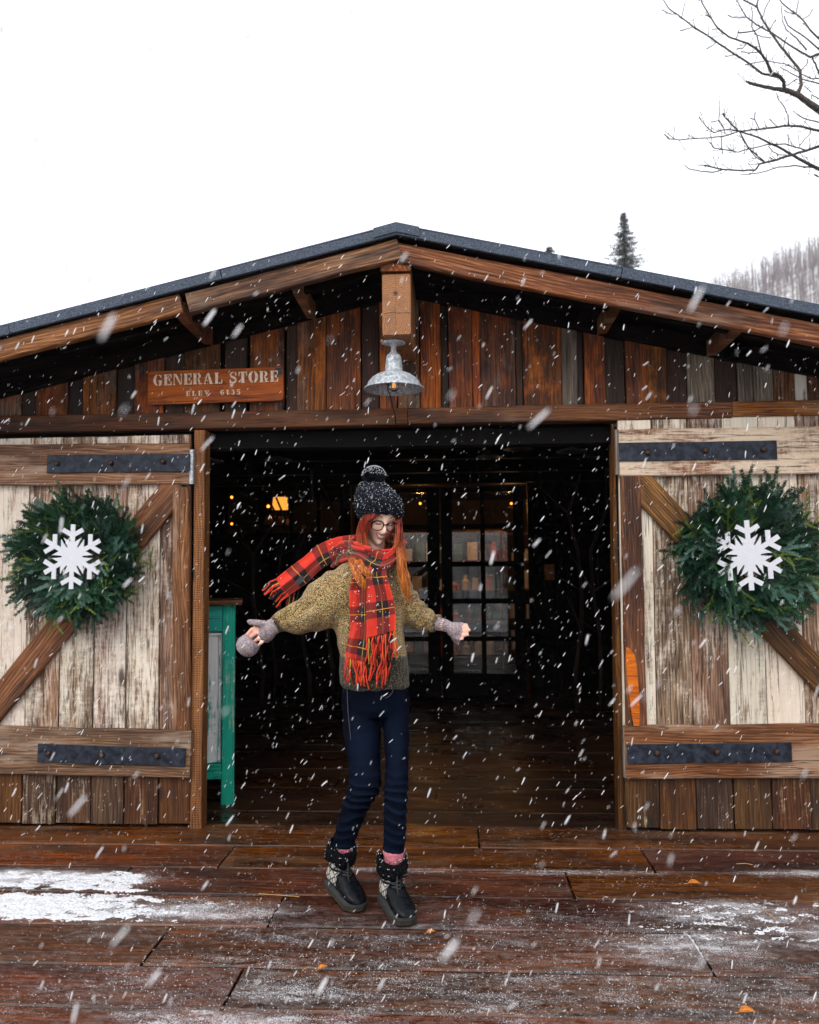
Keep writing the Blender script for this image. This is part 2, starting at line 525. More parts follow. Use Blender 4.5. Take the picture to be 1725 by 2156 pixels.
deck = MB().box((-4.5, -6.6, -.40), (4.5, 0.0, -.075)).build('deck', M_black)
tag(deck, 'wet dark timber deck with drifted snow in front of the store', 'deck', kind='structure')
ROWS = [0.0, -.355, -.668, -.985, -1.302, -1.632, -1.916, -2.24, -2.56, -2.9, -3.24, -3.6, -3.95, -4.3, -4.65, -5.0]
JOINTS = {0: [(1008, 1760)], 1: [(475, 1805), (1362, 1808)], 2: [(250, 1852), (1203, 1868)], 3: [(580, 1920)], 4: [(330, 1990), (1472, 2000)], 5: [(485, 2090)], 6: [], 7: [], 8: []}
for r in range(len(ROWS) - 1):
    y0, y1 = ROWS[r], ROWS[r + 1]
    xs = [-4.4] + [atz(*j).x for j in JOINTS.get(r, [])] + [4.4]
    if r > 6: xs = [-4.4, random.uniform(-1, 1), 4.4]
    for k in range(len(xs) - 1):
        dz = random.uniform(-.002, .002)
        g = .007
        o = board('plank', (xs[k] + g * .7, (y0 + y1) / 2, -.037 + dz), (xs[k + 1] - g * .7, (y0 + y1) / 2 + random.uniform(-.003, .003), -.037 + dz + random.uniform(-.0015, .0015)),
                  (0, 0, 1), (y0 - y1) - g - random.uniform(0, .006), .074, M_deck, deck, segs=6, cham=.006, jit=.003)
# cracked inner edge of the left plank (a split strip)
floor = MB().box((-2.9, 0.02, -.30), (2.6, 4.8, -.085)).build('floor', M_black)
tag(floor, 'dark wet plank floor inside the open porch', 'floor', kind='structure')
y = 0.004
r = 0
while y < 4.7:
    w = random.uniform(.24, .31)
    xs = [-2.88, random.uniform(-1.6, 1.4), 2.58]
    for k in range(2):
        dz = random.uniform(-.004, .003)
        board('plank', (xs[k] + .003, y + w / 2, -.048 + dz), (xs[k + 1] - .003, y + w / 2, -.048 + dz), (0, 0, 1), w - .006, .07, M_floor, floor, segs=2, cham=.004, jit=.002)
    y += w
    r += 1

# ------------------------------------------------------------------ the store building
store = empty('store_building', (-.28, 0, 0))
tag(store, 'weathered timber general store with low gable and open double barn doors', 'building')
RX, RZ, SL = -.279, 3.051, .2300           # ridge position, ridge height, slope
OVH = -.60


def roofz(x): return RZ - SL * abs(x - RX)


NF = (0, -1, 0)
# gable wall with single boards
gw = MB().box((-3.3, .012, 2.16), (2.75, .05, 2.17)).mesh('gable_wall')
gv, gf = extrude_poly([(-3.3, 2.16), (2.75, 2.16), (2.75, roofz(2.75) - .05), (RX, RZ - .05), (-3.3, roofz(-3.3) - .05)], .04)
gwall = link('gable_wall', pyd('gable_wall', [(x, .05 - z, y) for x, y, z in gv], gf), M_black, store)
gwall.location = (0.28, 0, 0)
B = 'brown'; D = 'dark'; U = 'rust'; G = 'grey'; Wt = 'white'
edges = [(-170, -90, B), (-90, -40, D), (-40, 52, B), (52, 82, D), (82, 148, U), (149, 180, D), (180, 250, B), (250, 286, D), (287, 350, B), (350, 392, D), (392, 466, B), (475, 522, D), (529, 600, B), (604, 629, D),
         (629, 689, B), (690, 762, B), (762, 800, D), (800, 838, U), (838, 884, B), (885, 929, U), (929, 945, D), (945, 995, B), (995, 1012, U), (1012, 1086, B), (1086, 1101, D), (1101, 1182, U), (1182, 1215, G), (1215, 1228, D),
         (1229, 1273, U), (1273, 1315, D), (1315, 1360, U), (1360, 1402, B), (1402, 1445, D), (1445, 1502, G), (1502, 1549, D), (1550, 1582, G), (1582, 1624, G), (1625, 1669, B), (1669, 1694, Wt), (1695, 1740, B), (1740, 1800, U), (1800, 1860, B)]
mats = {B: M_sid, D: M_siddark, U: M_sidred, G: M_sidgrey, Wt: M_sidwhite}
for (a, b, t) in edges:
    x0, x1 = at(a, 800).x, at(b, 800).x
    xm, w = (x0 + x1) / 2, x1 - x0 - .003
    top = roofz(xm) - .10 - abs(w) * SL * .5
    yy = -.008 if t == D else -.022 + random.uniform(-.006, .004)
    board('siding_board', (xm, yy, 2.235), (xm, yy, top), NF, w, .022, mats[t], gwall, segs=2, cham=.003, jit=.002)
# front wall either side of the opening (hidden behind the open doors) and jambs
OL, OR = -1.432, .862
for (x0, x1) in ((-3.3, OL - .02), (OR + .02, 2.75)):
    MB().box((x0 + .28, .0, -.06), (x1 + .28, .05, 2.16)).build('front_wall', M_dark, store)
pj = at(416, 1300, -.06)
board('jamb_side', (OL - .028, .065, -.03), (OL - .028, .065, 2.152), (1, 0, 0), .085, .02, M_black, store, segs=1)
_ja, _jb = at(404.5, 1300, -.098).x, at(428, 1300, -.098).x
board('jamb_post', ((_ja + _jb) / 2, -.045, -.03), ((_ja + _jb) / 2, -.045, 2.150), NF, _jb - _ja, .100, M_jamb, store, segs=6, cham=.004, label='sawn reddish timber jamb left of the opening')
board('jamb_post', (at(1313, 1740, -.05).x - .004, .0, -.03), (at(1297, 900, -.05).x - .002, .0, 2.152), NF, .040, .10, M_jambr, store, segs=6, cham=.004, label='narrow dark timber jamb on the far side of the opening')
# lintel boards and header
zl = 2.203
xb, xc = at(858, 880, -.09).x, at(1541, 870, -.09).x
board('lintel', (-3.3, -.05, zl), (xb, -.05, zl), NF, .094, .085, M_lintel, store, segs=8, cham=.006, jit=.003)
board('lintel', (xb + .003, -.052, zl + .003), (xc, -.052, zl + .002), NF, .092, .085, M_lintel2, store, segs=6, cham=.006, jit=.003)
board('lintel', (xc + .003, -.058, zl + .004), (2.75, -.058, zl + .004), NF, .084, .085, M_barge, store, segs=4, cham=.006, jit=.003)
board('header_beam', (-3.2, .05, 2.10), (2.7, .05, 2.10), NF, .095, .10, M_black, store, segs=3)
# roof: slabs, edge trim, barge boards, soffit rafters
for s, xe in ((-1, -3.75), (1, 3.2)):
    L = abs(xe - RX)
    z0, z1 = RZ, RZ - SL * L
    q = [(RX, OVH, z0), (xe, OVH, z1), (xe, 6.0, z1), (RX, 6.0, z0)]
    v = [(x, y_, z - .006) for x, y_, z in q] + [(x, y_, z - .055) for x, y_, z in q]
    o = MB().add(v, [(0, 1, 2, 3), (7, 6, 5, 4), (0, 4, 5, 1), (1, 5, 6, 2), (2, 6, 7, 3), (3, 7, 4, 0)]).build('roof', M_dark, store)
    o.location = (0.28, 0, 0)
    nrm = Vector((SL * s, 0, 1)).normalized()
    dirv = Vector((s, 0, -SL)).normalized()
    cut = [0.0, 1.12, 2.5, L / dirv.x * s] if s > 0 else [0.0, .9, 2.0, L / abs(dirv.x)]
    ac = Vector((RX, 0, RZ))
    for k in range(3):   # metal edge trim pieces, lapped
        a_ = ac + dirv * (cut[k] + .0) - nrm * .022
        b_ = ac + dirv * (cut[k + 1] - .004) - nrm * .022
        a_.y = b_.y = OVH - .012 - .003 * (k % 2)
        board('roof_edge_trim', a_, b_, NF, .048, .020, M_roof, o, segs=2, cham=.003, jit=.0015)
    t_ = MB()            # metal sheet on top, its front lip
    qq = [ac + nrm * .004, ac + dirv * (L / abs(dirv.x)) + nrm * .004]
    t_.add([(qq[0].x, OVH - .02, qq[0].z), (qq[1].x, OVH - .02, qq[1].z), (qq[1].x, 6.0, qq[1].z), (qq[0].x, 6.0, qq[0].z),
            (qq[0].x, OVH - .02, qq[0].z + .006), (qq[1].x, OVH - .02, qq[1].z + .006), (qq[1].x, 6.0, qq[1].z + .006), (qq[0].x, 6.0, qq[0].z + .006)],
           [(0, 3, 2, 1), (4, 5, 6, 7), (0, 1, 5, 4), (1, 2, 6, 5), (2, 3, 7, 6), (3, 0, 4, 7)])
    t_.build('roof_sheet', M_roof, o)
    # barge boards
    if s < 0:
        segs_ = [(.012, 1.10, .103, .0), (1.13, 3.6, .100, -.004)]
    else:
        segs_ = [(.012, 3.5, .103, .012)]
    for (a, b, dn, yo) in segs_:
        a_ = ac + dirv * a - nrm * (dn + yo)
        b_ = ac + dirv * b - nrm * (dn + yo + .004)
        a_.y = b_.y = OVH + .030 + yo
        board('barge_board', a_, b_, NF, .104, .045, M_barge, o, segs=8, cham=.006, jit=.004, label='weathered brown barge board under the roof edge')
    # wall rafter and soffit rafter (dark)
    for yy, dn, w in ((-.035, .105, .10), (-.40, .10, .07)):
        a_ = ac + dirv * .08 - nrm * dn
        b_ = ac + dirv * 3.3 - nrm * dn
        a_.y = b_.y = yy
        board('rafter', a_, b_, NF, w, .05, M_dark, o, segs=3, cham=.005)
# ridge cap
rc = MB()
pts = []
for s in (-1, 1):
    dirv = Vector((s, 0, -SL)).normalized()
    pts.append(Vector((RX, 0, RZ)) + dirv * .115)
cv = [(pts[0].x, pts[0].z + .012), (RX, RZ + .014), (pts[1].x, pts[1].z + .012), (pts[1].x, pts[1].z - .036), (RX, RZ - .034), (pts[0].x, pts[0].z - .036)]
vv, ff = extrude_poly(cv, .03)
rc.add([(x, OVH - .03 + z, y_) for x, y_, z in vv], ff)
vv, ff = extrude_poly([(pts[0].x, pts[0].z + .012), (RX, RZ + .020), (pts[1].x, pts[1].z + .012), (pts[1].x, pts[1].z + .008), (RX, RZ + .014), (pts[0].x, pts[0].z + .008)], 6.5)
rc.add([(x, OVH + .002 + z, y_) for x, y_, z in vv], ff)
o = rc.build('ridge_cap', M_roof, store)
o.location = (.28, 0, 0)
# ridge beam end, block above it
bx = at(835, 640, -.55).x
board('ridge_beam', (bx, -.55, at(835, 640, -.55).z), (bx, .0, at(835, 640, -.55).z), (0, 0, 1), .138, .305, M_beam, store, segs=2, cham=.006, jit=.003, label='sawn honey brown beam end under the ridge')
board('beam_block', (bx - .002, -.565, at(835, 563, -.56).z), (bx - .002, -.05, at(835, 563, -.56).z), (0, 0, 1), .150, .040, M_barge, store, segs=1)
# curved lookout brackets
for (px, py) in ((385, 668), (624, 612), (1300, 645), (1556, 695)):
    p = at(px, py, -.50)
    prof = []
    zt = roofz(p.x) - .075
    prof = [(-.545, zt), (-.545, zt - .030), (-.537, zt - .052), (-.512, zt - .068), (-.47, zt - .076), (-.40, zt - .080), (-.04, zt - .082), (-.04, zt)]
    v, f = extrude_poly(prof, .048)
    o = MB().add([(p.x + .28 - .024 + z, y_, zz) for y_, zz, z in v], f).build('lookout_bracket', M_barge, store)
# porch room: side walls, ceiling, beams, back wall
for x in (-2.9, 2.6):
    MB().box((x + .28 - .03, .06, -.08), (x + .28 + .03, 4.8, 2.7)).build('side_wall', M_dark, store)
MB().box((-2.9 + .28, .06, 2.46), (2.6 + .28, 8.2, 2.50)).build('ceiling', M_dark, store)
for k in range(5):
    yy = .7 + k * .95
    board('ceiling_beam', (-2.85, yy, 2.40), (2.55, yy, 2.40), (0, 0, 1), .09, .12, M_dark, store, segs=2)
YB = 4.75
bw_in = empty('back_wall_anchor', (0, 0, 0), store) if False else None
dl0, dl1, dr0, dr1 = at(748, 1300, YB).x, at(928, 1300, YB).x, at(931, 1300, YB).x, at(1106, 1300, YB).x
dtop = at(1000, 1026, YB).z
wl, wr = at(474, 1080, YB).x, at(724, 1080, YB).x
wz0, wz1 = at(560, 1128, YB).z, at(560, 1030, YB).z
bwm = MB()
for (x0, x1, z0, z1) in ((-2.9, wl, -.08, 2.48), (wl, wr, -.08, wz0), (wl, wr, wz1, 2.48), (wr, dl0 - .05, -.08, 2.48), (dl0 - .05, dr1 + .05, dtop + .04, 2.48), (dr1 + .05, 2.6, -.08, 2.48)):
    bwm.box((x0 + .28, YB + .02, z0), (x1 + .28, YB + .08, z1))
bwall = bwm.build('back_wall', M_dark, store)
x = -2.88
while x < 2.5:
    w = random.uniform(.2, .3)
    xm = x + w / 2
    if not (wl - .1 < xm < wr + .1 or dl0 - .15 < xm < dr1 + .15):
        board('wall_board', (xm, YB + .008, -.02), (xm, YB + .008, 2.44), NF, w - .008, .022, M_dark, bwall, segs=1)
    x += w
M_glass = glass('window_glass', (.93, .95, .95), 1.0, 1.5)
M_frame = plain('black_painted_frame', (.003, .003, .0035), .7, spec=.1)
rows_y = [(1037, 1103), (1114, 1182), (1193, 1260), (1271, 1340), (1350, 1418)]
for (px0, px1, cols_, name) in ((748, 928, ((773, 832), (842, 901)), 'a'), (931, 1106, ((954, 1013), (1023, 1083)), 'b')):
    X0, X1 = at(px0, 1300, YB).x, at(px1, 1300, YB).x
    cx = [(at(a, 1250, YB).x, at(b, 1250, YB).x) for a, b in cols_]
    rz = [(at(1000, b, YB).z, at(1000, a, YB).z) for a, b in rows_y]
    fm = MB()
    y0, y1 = YB - .03, YB + .015
    fm.box((X0, y0, -.01), (cx[0][0], y1, dtop)); fm.box((cx[1][1], y0, -.01), (X1, y1, dtop))
    fm.box((cx[0][0], y0, rz[0][1]), (cx[1][1], y1, dtop)); fm.box((cx[0][0], y0, -.01), (cx[1][1], y1, rz[-1][0]))
    gd = fm.build('glazed_door', M_frame, store)
    gd.location = (.28, 0, 0)
    MB().box((cx[0][1], y0 + .008, rz[-1][0]), (cx[1][0], y1 - .008, rz[0][1])).build('muntin', M_frame, gd)
    for k in range(4):
        for c_ in cx:
            MB().box((c_[0], y0 + .011, rz[k + 1][1]), (c_[1], y1 - .011, rz[k][0])).build('muntin', M_frame, gd)
    for k in range(5):
        for c_ in cx:
            MB().box((c_[0] + .001, YB - .010, rz[k][0] + .001), (c_[1] - .001, YB - .006, rz[k][1] - .001)).build('pane', M_glass, gd)
    hx = X1 - .05 if name == 'a' else X0 + .05
    MB().tube([(hx, YB - .05, 1.0), (hx, YB - .07, 1.02), (hx, YB - .07, 1.12), (hx, YB - .05, 1.14)], .008, 6).build('handle', M_iron, gd, True)
fm = MB()
for (a, b) in ((474, 482), (546, 553), (610, 618), (668, 675), (716, 724)):
    fm.box((at(a, 1080, YB).x, YB - .02, wz0), (at(b, 1080, YB).x, YB + .02, wz1))
fm.box((wl, YB - .025, wz1 - .03), (wr, YB + .018, wz1 + .02)); fm.box((wl, YB - .03, wz0 - .02), (wr, YB + .018, wz0 + .03))
win = fm.build('window', M_frame, store)
win.location = (.28, 0, 0)
for (a, b) in ((482, 546), (553, 610), (618, 668), (675, 716)):
    MB().box((at(a, 1080, YB).x, YB + .003, wz0 + .03), (at(b, 1080, YB).x, YB + .007, wz1 - .03)).build('pane', M_glass, win)
# shop room behind
MB().box((-2.9 + .28, 8.0, -.08), (2.6 + .28, 8.06, 2.48)).build('shop_rear_wall', plain('shop_wall', (.05, .028, .017), .8, 0, .4, 3), store)
for x in (-2.9, 2.6):
    MB().box((x + .28 - .03, 4.84, -.08), (x + .28 + .03, 8.0, 2.47)).build('shop_side_wall', M_dark, store)
MB().box((-2.87, 4.86, -.09), (2.57, 7.99, -.005)).build('shop_floor', M_floor)
tag(bpy.data.objects['shop_floor'], 'dark shop floor behind the glazed doors', 'floor', kind='structure')

# ------------------------------------------------------------------ barn doors (parts of the store)
STRAP = (.008,)


def diag(name, p0, p1, w, T, yc, mat, parent, **k):
    a, b = at(*p0, yc), at(*p1, yc)
    a.y = b.y = yc
    return board(name, a, b, NF, w, T, mat, parent, **k)


def barn_door(bounds, topy, boty, rails, stile, brace, straps, x0, x1, side):
    yb = -.072
    back = MB().box((x0 + .28 + .004, -.056, .012), (x1 + .28 - .004, -.050, 2.135)).build('barn_door', M_black, store)
    back['label'] = 'open barn door of worn cream planks, ' + side
    for k in range(len(bounds) - 1):
        (ta, ba), (tb, bb) = bounds[k], bounds[k + 1]
        for part in (0, 1):
            if part == 0:   # upper painted board
                z0, z1 = at(300, 1600, yb).z, at(300, topy, yb).z + random.uniform(-.004, .004)
            else:           # bare foot of the board below the bottom rail
                z0, z1 = .018 + random.uniform(-.006, .006), at(300, 1600, yb).z - .0015
            fa = lambda z, t, b: t + (b - t) * (1 - z / 2.1)
            xa = at(fa(1.1, ta, ba), 1300, yb).x
            xb_ = at(fa(1.1, tb, bb), 1300, yb).x
            xa2 = at(fa(z0, ta, ba), 1600 if part == 0 else 1700, yb).x
            xm0 = (at(fa(z0, ta, ba), 1600, yb).x + at(fa(z0, tb, bb), 1600, yb).x) / 2
            xm1 = (at(fa(z1, ta, ba), 1000, yb).x + at(fa(z1, tb, bb), 1000, yb).x) / 2
            if part == 1: xm1 = xm0
            w = abs(xb_ - xa) - .005
            dy = random.uniform(-.003, .003)
            board('door_board', (xm0, yb + dy, z0), (xm1, yb + dy, z1), NF, w, .026, M_door if part == 0 else M_doorlow, back, segs=3, cham=.0025, jit=.0012)
    yr = -.108
    for (pl, pr, hw, mt) in rails:
        diag('door_rail', pl, pr, hw, .036, yr, mt, back, segs=6, cham=.006, jit=.003)
    diag('door_stile', stile[0], stile[1], stile[2], .034, yr + .002, stile[3], back, segs=6, cham=.006, jit=.003)
    diag('door_brace', brace[0], brace[1], brace[2], .032, yr + .006, M_brace, back, segs=6, cham=.006, jit=.003)
    for (pl, pr, hw, bolts) in straps:
        diag('strap_hinge', pl, pr, hw, .010, yr - .024, M_iron, back, segs=4, cham=.002, jit=.0015)
        for (bx_, by_) in bolts:
            p = at(bx_, by_, yr - .030)
            m = lathe([(0.0005, .016), (.009, .0155), (.013, .012), (.0145, .004), (.0145, -.004)], 8)
            w_ = lathe([(.020, .002), (.021, -.002)], 10)
            m.add([(x, y_, z) for x, y_, z in w_.v], w_.f)
            ob = m.build('bolt', M_bolt, back, True)
            place(ob, Matrix.Translation(p) @ Matrix.Rotation(math.pi / 2, 4, 'X'))
    return back


lb = [(-75, -94), (-4, -20), (66, 50), (134, 122), (205, 194), (270, 264), (338, 336), (402, 403)]
M = 2.55e-3
bdl = barn_door(lb, 919, 1732,
                [((-60, 980), (401, 977), .228, M_rail), ((-60, 1577), (403, 1588), .252, M_rail)],
                ((385, 1537), (381, 1027), .090, M_rail),
                ((-36, 1519), (378, 1018), .150, M_brace),
                [((100, 977), (400, 974), .098, [(121, 976), (234, 975), (344, 972)]), ((80, 1585), (390, 1595), .097, [(103, 1587), (214, 1589), (331, 1593)])],
                -2.70, at(403, 1300, -.06).x, 'left of the entrance')
rb = [(1303, 1314), (1374, 1386), (1449, 1462), (1524, 1541), (1599, 1622), (1680, 1702), (1750, 1776), (1800, 1826)]
bdr = barn_door(rb, 891, 1742,
                [((1303, 954), (1830, 946), .250, M_railp), ((1315, 1583), (1830, 1580), .272, M_rail)],
                ((1340, 1530), (1328, 1003), .105, M_brace),
                ((1330, 1000), (1752, 1452), .150, M_brace),
                [((1304, 952), (1636, 947), .098, [(1364, 953), (1486, 949), (1608, 946)]), ((1322, 1588), (1667, 1584), .098, [(1384, 1586), (1510, 1584), (1636, 1583)])],
                at(1304, 1300, -.06).x, 2.40, 'right of the entrance')
# split in the stile showing fresh wood, pale end plates
poly = [(1319, 1362), (1326, 1366), (1336, 1378), (1341, 1405), (1345, 1450), (1347, 1490), (1347, 1529), (1335, 1529), (1328, 1490), (1322, 1440), (1318, 1395)]
pp_ = [at(a, b, -.127) for a, b in poly]
v, f = extrude_poly([(p.x + .0, p.z) for p in pp_], .006)
o = MB().add([(x + .28, -.123 - z, y_) for x, y_, z in v], f).build('split_wood', M_fresh, bdr)
o['label'] = 'bright orange split of fresh wood'
for (a, b, mt, par) in (((405, 947), (404, 1019), M_galv, bdl), ((1298, 905), (1300, 1000), M_sidgrey, bdr), ((1315, 1530), (1317, 1636), M_sidgrey, bdr)):
    diag('end_strip', a, b, .020, .03, -.112, mt, par, segs=2, cham=.003)

# ------------------------------------------------------------------ sign with stencil letters
def arc(cx, cy, rx, ry, ix, iy, a0, a1, n=9, dx=0.0):
    o_ = [(cx + rx * math.cos(R_(a0 + (a1 - a0) * k / n)), cy + ry * math.sin(R_(a0 + (a1 - a0) * k / n))) for k in range(n + 1)]
    i_ = [(cx + dx + ix * math.cos(R_(a0 + (a1 - a0) * k / n)), cy + iy * math.sin(R_(a0 + (a1 - a0) * k / n))) for k in range(n, -1, -1)]
    return o_ + i_


def stem(x, w=.30, s=.06):
    return [(x - s, 0), (x + w + s, 0), (x + w + s, .05), (x + w, .10), (x + w, .90), (x + w + s, .95), (x + w + s, 1), (x - s, 1), (x - s, .95), (x, .90), (x, .10), (x - s, .05)]


GL = {
    'E': (.86, [stem(.06), [(.47, .92), (.47, 1), (.84, 1), (.84, .66), (.78, .66), (.70, .92)], [(.47, .46), (.47, .55), (.58, .55), (.64, .68), (.69, .68), (.69, .33), (.64, .33), (.58, .46)],
                [(.47, 0), (.47, .08), (.72, .08), (.80, .36), (.86, .36), (.86, 0)]]),
    'L': (.84, [stem(.06), [(.47, 0), (.47, .08), (.70, .08), (.78, .40), (.84, .40), (.84, 0)]]),
    'N': (1.06, [[(.0, 0), (.26, 0), (.26, .05), (.17, .10), (.17, .80), (.09, .93), (0, .95), (0, 1), (.04, 1), (.09, .93), (.09, .10), (0, .05)], [(.20, .86), (.10, 1), (.40, 1), (.86, .20), (.86, 0), (.78, 0)],
                 [(.78, 1), (1.04, 1), (1.04, .95), (.97, .90), (.97, .06), (.89, .06), (.89, .90), (.78, .95)]]),
    'R': (1.02, [stem(.06), arc(.50, .74, .36, .26, .12, .17, -84, 84), [(.47, .44), (.62, .46), (.74, .40), (.80, .10), (1.0, .08), (1.0, 0), (.64, 0), (.56, .36), (.47, .40)]]),
    'A': (1.06, [[(.0, 0), (.24, 0), (.24, .05), (.16, .08), (.24, .30), (.42, .84), (.36, .94), (.08, .08), (0, .05)], [(.44, 1), (.58, 1), (.96, .06), (1.04, .05), (1.04, 0), (.60, 0), (.60, .05), (.66, .08), (.42, .86)], [(.28, .28), (.31, .36), (.50, .36), (.53, .28)]]),
    'G': (1.04, [arc(.52, .5, .50, .52, .20, .44, 100, 260), arc(.55, .5, .40, .52, .34, .44, 20, 80, 5), [(.86, .66), (.92, .66), (.92, 1.0), (.86, .94)], [(.56, .46), (1.02, .46), (1.02, .40), (.95, .36), (.95, .08), (.82, .0), (.66, -.02), (.60, .06), (.66, .08), (.66, .36), (.56, .40)]]),
    'S': (.86, [arc(.38, .74, .34, .28, .16, .20, 70, 200, 7), [(.05, .70), (.20, .50), (.62, .34), (.80, .30), (.70, .52), (.30, .68), (.10, .80)], arc(.46, .28, .36, .30, .16, .20, -110, 20, 7), [(.60, 1.0), (.74, 1.0), (.76, .66), (.70, .66), (.62, .88)], [(.04, .0), (.16, .02), (.26, .12), (.10, .34), (.04, .34)]]),
    'T': (.94, [stem(.32), [(.22, 1), (0, 1), (0, .62), (.06, .62), (.14, .92), (.22, .92)], [(.72, 1), (.94, 1), (.94, .62), (.88, .62), (.80, .92), (.72, .92)]]),
    'O': (1.06, [arc(.50, .5, .50, .53, .17, .45, 98, 262), arc(.56, .5, .50, .53, .17, .45, -82, 82)]),
    'V': (1.0, [[(0, 1), (.42, 1), (.42, .95), (.36, .92), (.56, .30), (.48, .02), (.08, .92), (0, .95)], [(.62, .36), (.80, .92), (.72, .95), (.72, 1), (1.0, 1), (1.0, .95), (.92, .92), (.60, .08)]]),
    '6': (.80, [arc(.40, .5, .40, .52, .14, .44, 100, 262), arc(.44, .30, .36, .32, .12, .22, -80, 80), [(.46, .92), (.70, .80), (.74, .92), (.46, 1.02)]]),
    '1': (.56, [stem(.14), [(0, .78), (.10, .86), (.10, .96), (0, .90)]]),
    '3': (.78, [arc(.36, .74, .36, .27, .12, .18, -70, 150), arc(.36, .28, .40, .30, .14, .20, -150, 70)]),
    '5': (.78, [[(.06, .50), (.16, .50), (.16, .84), (.72, .84), (.72, 1), (.06, 1)], arc(.36, .30, .40, .33, .14, .22, -150, 100)]),
}


def write_text(s, h, spread, T=.0015):
    """-> MB of the text, its width; drawn in x, z with the face towards -y"""
    m = MB()
    x = 0.0
    for ch in s:
        if ch == ' ':
            x += .62 * spread
            continue
        w, polys = GL[ch]
        for p in polys:
            v, f = extrude_poly([((x + a) * h, b * h) for a, b in p], T)
            m.add([(a, -z, b) for a, b, z in v], f)
        x += w + .16 * spread
    return m, (x - .16 * spread) * h


ys = -.066
tl, tr, br_, bl_ = at(314, 785, ys), at(597, 773, ys), at(599, 845, ys), at(315, 852, ys)
cen = (tl + tr + br_ + bl_) / 4
sx_ = ((tr - tl) + (br_ - bl_)) / 2
ang = math.atan2(sx_.z, sx_.x)
SWd, SH = sx_.length, ((tl - bl_) + (tr - br_)).length / 2
sign = empty('store_sign', cen)
sign.rotation_euler = (0, -ang, 0)
tag(sign, 'red wooden sign reading general store in cream stencil letters', 'sign')
cor = []
for (sx, sz, a0) in ((1, 1, 0), (-1, 1, 90), (-1, -1, 180), (1, -1, 270)):
    for k in range(4):
        a = R_(a0 + 30 * k)
        cor.append((sx * (SWd / 2 - .018) + .018 * math.cos(a), sz * (SH / 2 - .018) + .018 * math.sin(a)))
v, f = extrude_poly(cor, .030)
bo = MB().add([(x, .013 - z, y_) for x, y_, z in v], f).build('sign_board', M_sign, sign)
for s_, hh, spr, zoff, xo in (('GENERAL STORE', .062, 1.0, .012, 0.0), ('ELEV 6135', .027, 3.4, -.052, -.012)):
    m_, w_ = write_text(s_, hh, spr)
    tgt = SWd * (.925 if hh > .05 else .40)
    k_ = tgt / w_
    m_.v = [((x - w_ / 2) * k_ + xo, y_ - .0175, z + zoff) for x, y_, z in m_.v]
    tag(m_.build('lettering', M_letter, sign), kind='stuff')
MB().box((SWd / 2 - .046, -.0174, SH / 2 - .045), (SWd / 2 - .004, -.0170, SH / 2 - .004)).build('corner_plate', M_metalplate, sign)

# ------------------------------------------------------------------ barn lamp under the ridge beam
lp = at(829, 722, -.41)
zc = at(835, 640, -.55).z - .1525
lamp = empty('barn_lamp', (lp.x, -.41, zc))
tag(lamp, 'galvanised barn lamp with clear bulb hanging under the ridge beam', 'lamp')
lathe([(.001, 0), (.058, -.001), (.061, -.006), (.040, -.012), (.020, -.016), (.020, -.022), (.012, -.024)], 28).build('ceiling_canopy', M_galv, lamp, True)
lathe([(.014, -.018), (.014, -.050), (.020, -.052), (.020, -.066), (.034, -.070)], 20).build('stem', M_galv, lamp, True)
lathe([(.001, -.062), (.032, -.066), (.037, -.074), (.039, -.080), (.046, -.150), (.048, -.156), (.045, -.158)], 32).build('neck', M_galv, lamp, True)
zs = -.156
lathe([(.045, zs), (.062, zs - .004), (.090, zs - .015), (.112, zs - .030), (.130, zs - .050), (.139, zs - .072), (.150, zs - .080), (.1535, zs - .086), (.1525, zs - .090), (.149, zs - .088), (.136, zs - .078),
       (.126, zs - .052), (.108, zs - .033), (.086, zs - .019), (.058, zs - .008), (.02, zs - .004)], 56).build('shade', M_galv, lamp, True)
M_bulb = glass('bulb_glass', (.97, .95, .9), 1.4)
bl = lathe([(.012, zs - .008), (.013, zs - .030), (.020, zs - .045), (.027, zs - .062), (.028, zs - .075), (.022, zs - .090), (.012, zs - .099), (.001, zs - .101)], 20).build('bulb', M_bulb, lamp, True)
fm = MB()
for k in range(4):
    a = k * 1.57
    fm.tube([(.004 * math.cos(a), .004 * math.sin(a), zs - .045), (.008 * math.cos(a), .008 * math.sin(a), zs - .080)], .0012, 5)
fm.build('filament', emit('filament_glow', (1, .42, .10, 1), 2.2), bl)
sk = at(822, 838, -.41) - Vector((lp.x, -.41, zc))
wp = [(-.025, -.02, zs - .05), (-.03, -.03, zs - .09), (sk.x + .002, -.03, zs - .13)]
e1, e2, e3 = at(826, 852, -.25), at(832, 872, -.12), at(834, 892, -.105)
for e in (e1, e2, e3): wp.append(tuple(e - Vector((lp.x, -.41, zc))))
MB().tube(wp, .0028, 6).build('wire', plain('wire_black', (.01, .01, .012), .5), lamp, True)

# ------------------------------------------------------------------ teal cabinet behind the left jamb
M_teal = wood('teal_chipped_paint', [(.30, .30, .27), (.48, .47, .43), (.62, .61, .57)], paint=(.008, .36, .285), amt=.84, amtvar=.02, tint=.04, dark=.15, knots=False)
M_tealw = wood('teal_worn_to_white', [(.70, .73, .72), (.84, .86, .85), (.92, .93, .92)], paint=(.008, .33, .26), amt=.33, amtvar=.02, tint=.03, dark=.0, knots=False)
cy0 = .42
xr = at(494, 1500, cy0).x
ct = at(470, 1272, cy0).z
cab = empty('cabinet', (xr - .35, cy0, 0))
cab_rot = R_(14.5)
tag(cab, 'teal cabinet with chipped paint standing inside the doorway', 'cabinet')


def cbox(name, lo, hi, mat):
    o_ = MB().box(lo, hi).build(name, mat, cab)
    o_.location = (-(xr - .35), -cy0, 0)
    return o_


